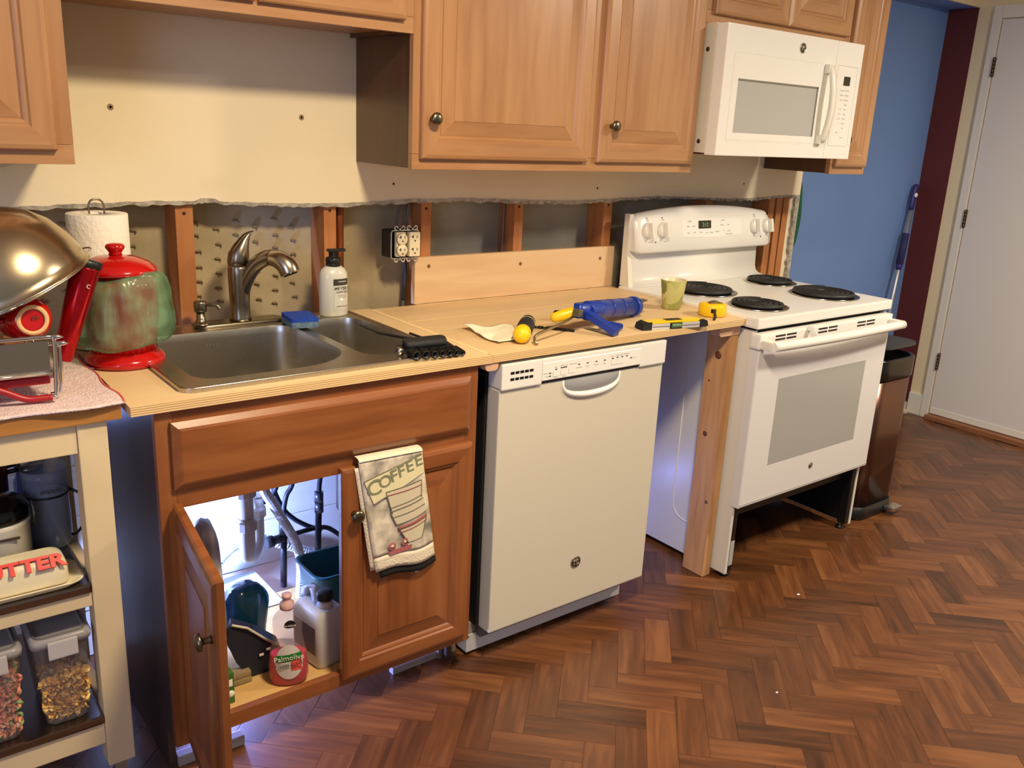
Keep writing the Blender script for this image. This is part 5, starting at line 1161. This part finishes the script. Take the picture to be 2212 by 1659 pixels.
# white jug
x, y = .402, -.512
t = thing('plastic_jug', 'white translucent plastic jug with black cap right of the dish soap', 'jug', (x, y, ZI), rz=.15)
jm = mat('jug_white', (206, 204, 206), .4)
b = B(); b.loft([[(a, c, z) for a, c in rrect(-w_, w_, -d_, d2_, min(w_, .018)*.9, 4)] for w_, d_, d2_, z in ((.040, .034, .085, .0006), (.043, .036, .088, .006), (.043, .036, .088, .115), (.040, .034, .084, .135), (.030, .030, .070, .152))]); b.build('body', jm, t, True)
B().lathe([(.021, .150), (.019, .158), (.0165, .163), (.0165, .170)], n=24).build('neck', jm, t, True)
B().lathe([(.0200, .1702), (.0205, .173), (.0205, .188), (.0185, .191), (.001, .1915)], n=28, flute=.02, nf=24).build('cap', black, t, True)
b = B(); b.loft([[(a, c_, z) for a, c_ in ((-.011, y_-.010), (.011, y_-.010), (.011, y_+.010), (-.011, y_+.010))] for y_, z in ((.028, .150), (.038, .178), (.055, .184), (.074, .172), (.080, .150))]); b.build('handle', jm, t, True)
B().box(-.0436, -.0430, -.020, .070, .035, .110).build('side_label', mat('jug_label', (112, 92, 90), .5), t, True)
t = thing('plastic_caddy', 'teal plastic tub behind the white jug', 'tub', (.52, -.34, ZI))
tm = mat('teal_plastic', (26, 92, 104), .35)
for (w_, nm) in ((0, 'tub'),):
    B().loft([[(a, c, z) for a, c in rrect(.442-g, .640+g, -.395-g, -.245+g, .03, 5)] for g, z in ((-.022, ZI+.0006), (-.018, ZI+.005), (0, ZI+.148), (.006, ZI+.150), (.006, ZI+.154), (-.003, ZI+.154), (-.020, ZI+.010))]).build(nm, tm, t)
# LED lamp under the sink, plus unseen LEDs added for blue glow nearby
def hidden_light(label, p, d, power, col=(150, 176, 255)):
    t = thing('hidden_led', label, 'work light', p)
    M = axisM(p, d)
    B().lathe([(.022, -.030), (.026, -.026), (.028, 0), (.024, .001)], M=M, n=20).build('housing', black, t)
    B().lathe([(.0235, .0015), (.021, .004), (.001, .0045)], M=M, n=20).build('lens', emit('led_lens', col, 6), t)
    L_ = bpy.data.lights.new('led_glow', 'AREA'); L_.shape = 'DISK'; L_.size = .045; L_.energy = power; L_.color = s2l(col); L_.spread = math.radians(175)
    lo = bpy.data.objects.new('led_glow', L_); COL.objects.link(lo); lo.parent = t
    lo.matrix_parent_inverse = Matrix(); M2 = axisM((0, 0, 0), Vector(d)*-1); M2.translation = Vector(d).normalized()*.008; lo.matrix_local = M2
hidden_light('small black LED work light at the back left under the sink', (.060, -.14, .40), (.75, .45, -.25), 13)
hidden_light('hidden LED added for the blue glow, on the floor behind the sink cabinet', (.26, -.075, .045), (.10, -1, .05), 14.0, (130, 150, 255))  # added, unseen: blue glow on the toe-space floor
hidden_light('hidden LED added for the blue glow behind the cart', (-.045, -.012, .70), (-1, -.6, -.3), .16, (150, 170, 255))  # added, unseen: bluish glow behind the cart
hidden_light('hidden LED added behind the dishwasher to tint the range side blue', (1.465, -.12, .14), (1, -1.0, .25), .55, (120, 142, 255))  # added, unseen: blue cast on the range side panel

# loose trim strips under the toe space
lm = mat('loose_trim', (150, 142, 138), .6)
b = B(); b.box(0, .205, -.010, .010, .0006, .020, .001, Matrix.Translation((.600, -.500, 0)) @ Matrix.Rotation(.02, 4, 'Z')); b.build('trim_strip', lm, label='loose grey trim strip under the right sink door', cat='strip')
B().box(.742, .765, -.515, -.490, .0, .105, .002).build('cabinet_foot', mat('foot_wood', (120, 106, 92), .7), label='stubby foot block under the right end of the sink cabinet', cat='block')
B().box(.020, .066, -.545, -.520, .0006, .026, .002).build('trim_strip', lm, label='loose pale trim offcut behind the open door, left piece', cat='strip')
B().box(.100, .172, -.553, -.528, .0006, .026, .002).build('trim_strip', lm, label='loose pale trim offcut sticking out right of the open door', cat='strip')

# ------------------------------------------------------------------ coffee towel on the right sink door
t = thing('coffee_towel', 'dish towel printed COFFEE with stacked cups hanging on the sink door', 'towel', (.52, -.64, .36))
tmat = bpy.data.materials.new('towel_print'); tmat.use_nodes = True; N, L = nodes(tmat); bs_ = N['Principled BSDF']; bs_.inputs['Roughness'].default_value = .95
tc = N.new('ShaderNodeTexCoord'); nz = N.new('ShaderNodeTexNoise'); nz.inputs['Scale'].default_value = 34; nz.inputs['Detail'].default_value = 8; L.new(tc.outputs['Object'], nz.inputs['Vector'])
sp2 = N.new('ShaderNodeSeparateXYZ'); L.new(tc.outputs['Object'], sp2.inputs[0])
n3 = N.new('ShaderNodeTexNoise'); n3.inputs['Scale'].default_value = 13; n3.inputs['Detail'].default_value = 2; L.new(tc.outputs['Object'], n3.inputs['Vector'])
rp = N.new('ShaderNodeValToRGB'); e = rp.color_ramp.elements; e[0].position = .33; e[0].color = (*s2l((96, 90, 80)), 1); e[1].position = .62; e[1].color = (*s2l((224, 212, 190)), 1)
mxx = N.new('ShaderNodeMath'); mxx.operation = 'MULTIPLY_ADD'; mxx.inputs[1].default_value = .55; L.new(nz.outputs[0], mxx.inputs[0]); mx2 = N.new('ShaderNodeMath'); mx2.operation = 'MULTIPLY'; mx2.inputs[1].default_value = .5; L.new(n3.outputs[0], mx2.inputs[0]); L.new(mx2.outputs[0], mxx.inputs[2])
L.new(mxx.outputs[0], rp.inputs[0]); L.new(rp.outputs[0], bs_.inputs['Base Color'])
cream_c = mat('towel_cream', (226, 212, 186), .95, bump=.5, bscale=200); black_c = mat('towel_black', (20, 19, 19), .95)
TF = YF-.0215
def T(u, v, off=.0):
    """u across, v down the front (0 at the door's top edge)"""
    return Vector((.428+.168*u+.042*v, TF-.006-.006*math.sin(PI*u)*v-.003*math.sin(u*9+1)*v-off-.004*v, .694-.003*u-.285*v+.004*math.sin(u*7)*v))
def top(u, s_):
    a = PI*s_; p = T(u, 0); yy = TF+.0095; return Vector((p.x, yy-.0185*math.cos(a), p.z+.008*math.sin(a)+.001))
b = B(); b.grid(lambda u, v: T(u, v*.87), 16, 26); front = b.build('front_cloth', tmat, t); front.modifiers.new('t', 'SOLIDIFY').thickness = .003
b = B(); b.grid(lambda u, v: top(u, v), 16, 8); b.grid(lambda u, v: Vector((top(u, 1).x, TF+.030, top(u, 1).z-.10*v)), 16, 6); o = b.build('fold_over', cream_c, t)
b = B(); b.grid(lambda u, v: T(u, .873+.127*v), 16, 4); o = b.build('white_hem', cream_c, t); o.modifiers.new('t', 'SOLIDIFY').thickness = .003
b = B(); b.grid(lambda u, v: T(.06+.96*u, .96+.115*v, -.004), 16, 4); o = b.build('black_lining', black_c, t); o.modifiers.new('t', 'SOLIDIFY').thickness = .002
b = B(); b.grid(lambda u, v: T(-.06+.25*u, .05+.93*v, -.0042), 6, 20); o = b.build('inner_layer', cream_c, t); o.modifiers.new('t', 'SOLIDIFY').thickness = .0015
B().box(.585, .594, TF-.003, TF-.002, .372, .392).build('care_tag', wt, t)
def onT(u, v, off=.0030): return T(u, v, off)
def tquad(pts, m, nm, n=6):
    b = B(); A, Bb, C, D = pts
    b.grid(lambda s_, r: onT(*(Vector(A).lerp(Vector(Bb), s_).lerp(Vector(D).lerp(Vector(C), s_), r))), n, n); return b.build(nm, m, front)
tquad([(.03, .17), (.98, .02), (.98, .19), (.12, .38)], mat('print_cream', (222, 212, 168), .95), 'print_banner', 10)
gm = mat('print_olive', (130, 132, 100), .95)
for i, (ch, u, v, sz) in enumerate((('C', .16, .245, .056), ('O', .345, .205, .044), ('F', .49, .170, .044), ('F', .615, .140, .044), ('E', .755, .110, .044), ('E', .91, .075, .044))):
    p = onT(u, v, .0040); text('print_letter', ch, sz, gm, frameM(p, (1, 0, .20), (.0, -.02, 1)), front, .0002, bold=.0004)
lm_ = mat('print_line', (122, 114, 98), .95); rd = mat('print_red', (150, 84, 72), .95); pcup = mat('print_cup', (206, 194, 164), .95)
tquad([(.33, .30), (.92, .25), (.90, .46), (.38, .50)], pcup, 'print_cup', 6); tquad([(.36, .50), (.90, .43), (.94, .55), (.42, .61)], pcup, 'print_cup', 6); tquad([(.44, .64), (.92, .57), (.80, .76), (.56, .78)], pcup, 'print_cup', 6)
def tline(A, Bb, m, r=.0011, n=8):
    B().tube([onT(A[0]+(Bb[0]-A[0])*k/n, A[1]+(Bb[1]-A[1])*k/n, .0035) for k in range(n+1)], r, 5).build('print_stroke', m, front)
for A, Bb, m, r in (((.33, .30), (.92, .25), lm_, .0012), ((.34, .335), (.90, .295), rd, .0012), ((.33, .30), (.38, .50), lm_, .0013), ((.92, .25), (.88, .40), lm_, .001), ((.37, .45), (.88, .385), lm_, .0012), ((.35, .485), (.90, .415), lm_, .0015), ((.38, .54), (.92, .475), lm_, .0012), ((.36, .50), (.42, .61), lm_, .0013), ((.42, .61), (.94, .54), lm_, .0011), ((.44, .645), (.92, .58), rd, .0034), ((.46, .685), (.92, .62), rd, .0012), ((.44, .63), (.56, .78), lm_, .0012), ((.94, .56), (.80, .76), lm_, .0011), ((.02, .17), (.98, .025), lm_, .0012), ((.12, .385), (.34, .335), lm_, .0012)):
    tline(A, Bb, m, r)
for u, v in ((.30, .805), (.52, .775)):
    B().lathe([(.011, 0), (.010, .0006), (.0055, .0008)], M=axisM(onT(u, v, .003), (0, -1, 0)), n=14, cap1=False).build('print_berry', mat('print_pink', (172, 96, 98), .95), front); 
    B().lathe([(.0055, .0007), (.0003, .0010)], M=axisM(onT(u, v, .003), (0, -1, 0)), n=12).build('print_berry_core', pcup, front)
tquad([(.22, .85), (.62, .80), (.60, .845), (.26, .885)], MATS['print_pink'], 'print_ribbon', 4)

# ------------------------------------------------------------------ beside the range: trash can, mop, things in the alcove
t = thing('trash_can', 'bronze steel step trash can with open lid right of the range', 'trash can', (2.755, -.44, 0))
tb = mat('can_bronze', (104, 74, 62), .26, metal=.85, var=.1, scale=30, stretch=(14, 14, .6))
R_ = lambda g: rrect(2.615-g, 2.885+g, -.645-g, -.27+g, .06, 7)
B().loft([[(a, c, z) for a, c in R_(g)] for g, z in ((0, .002), (.002, .006), (.002, .055), (0, .0555))]).build('plinth', black, t)
B().loft([[(a, c, z) for a, c in R_(g)] for g, z in ((-.003, .056), (-.003, .575))]).build('shell', tb, t)
B().loft([[(a, c, z) for a, c in R_(g)] for g, z in ((.001, .5755), (.002, .578), (.002, .650), (-.001, .655), (-.008, .655), (-.008, .60))], cap0=False, cap1=False).build('collar', mat('collar_dark', (58, 52, 50), .18, metal=.7), t)
B().loft([[(a, c, z) for a, c in R_(g)] for g, z in ((-.012, .653), (-.012, .59), (-.02, .585))], cap0=False).build('liner', black, t)
Ml = Matrix.Translation((2.755, -.285, .690)) @ Matrix.Rotation(math.radians(-1), 4, 'X')
B().plate([rrect(-.135, .135, -.355, 0, .06, 7)], 0, .010, Ml).build('lid', mat('lid_grey', (70, 70, 72), .5, metal=.3), t)
B().box(2.80, 2.87, -.690, -.648, .018, .034, .004).build('pedal', chrome, t)
mA, mB = Vector((4.005, .130, .352)), Vector((4.165, .178, 1.20)); md_ = (mB-mA).normalized()
low = mA-md_*((mA.z-.004)/md_.z)
t = thing('mop', 'blue and silver mop handle leaning in the blue alcove', 'mop', low)
pur = mat('mop_purple', (48, 44, 116), .5)
B().cyl(low+md_*.10, mB-md_*.09, .0105, 14).build('pole', mat('pole_silver', (190, 194, 204), .3, metal=.7), t)
B().cyl(mA.lerp(mB, .56), mA.lerp(mB, .75), .0185, 14).build('foam_grip', mat('mop_foam', (46, 42, 88), .8), t)
B().cyl(mA.lerp(mB, .525), mA.lerp(mB, .559), .014, 12, .017).build('clamp', pur, t)
b = B(); b.loft([[mB+md_*(q-.09)+Vector((w_*math.cos(a), .012*math.sin(a), 0)) for a in [2*PI*k/12 for k in range(12)]] for q, w_ in ((0, .014), (.02, .018), (.08, .021), (.12, .016), (.135, .006))]); hk = b.build('handle_end', pur, t)
B().lathe([(.012, 0), (.011, .002), (.001, .0025)], M=axisM(mB-md_*.012+Vector((-.006, -.0135, 0)), (-.3, -1, 0)), n=14).build('hang_hole', wt, hk)
b = B(); b.box(low.x-.14, low.x+.14, low.y-.05, low.y+.03, .002, .03, .008); b.build('head', pur, t)
b = blob('hanging_bag', 'green bag hanging behind the end of the kitchen wall', (3.075, .165, 1.11), .085, .030, .16, mat('bag_green', (18, 92, 62), .7), 41, .10)
B().tube(bez([(3.055, .165, 1.23), (3.075, .165, 1.28), (3.085, .17, 1.34), (3.08, .18, 1.46)], 6), .008, 8).build('bag_strap', mat('strap_dark', (28, 30, 40), .8), label='dark strap above the green hanging bag', cat='strap')
t = thing('dustpan', 'red dustpan hanging low beside the mop', 'dustpan', (3.35, .15, .40))
B().box(3.20, 3.42, .185, .2035, .38, .60, .006).build('pan', mat('dustpan_red', (140, 22, 44), .5), t); B().box(3.29, 3.33, .188, .2, .601, .70, .004).build('handle', MATS['dustpan_red'], t)
# specks of debris on the floor
for x, y, s_, lb_ in ((1.93, -.86, .0045, 'tiny white chip on the floor in front of the range'), (1.42, -1.15, .003, 'tiny pale crumb on the floor in front of the dishwasher')):
    B().box(x-s_, x+s_, y-s_*.8, y+s_*.8, .0003, .002, .0004).build('debris_chip', wt, label=lb_, cat='debris')
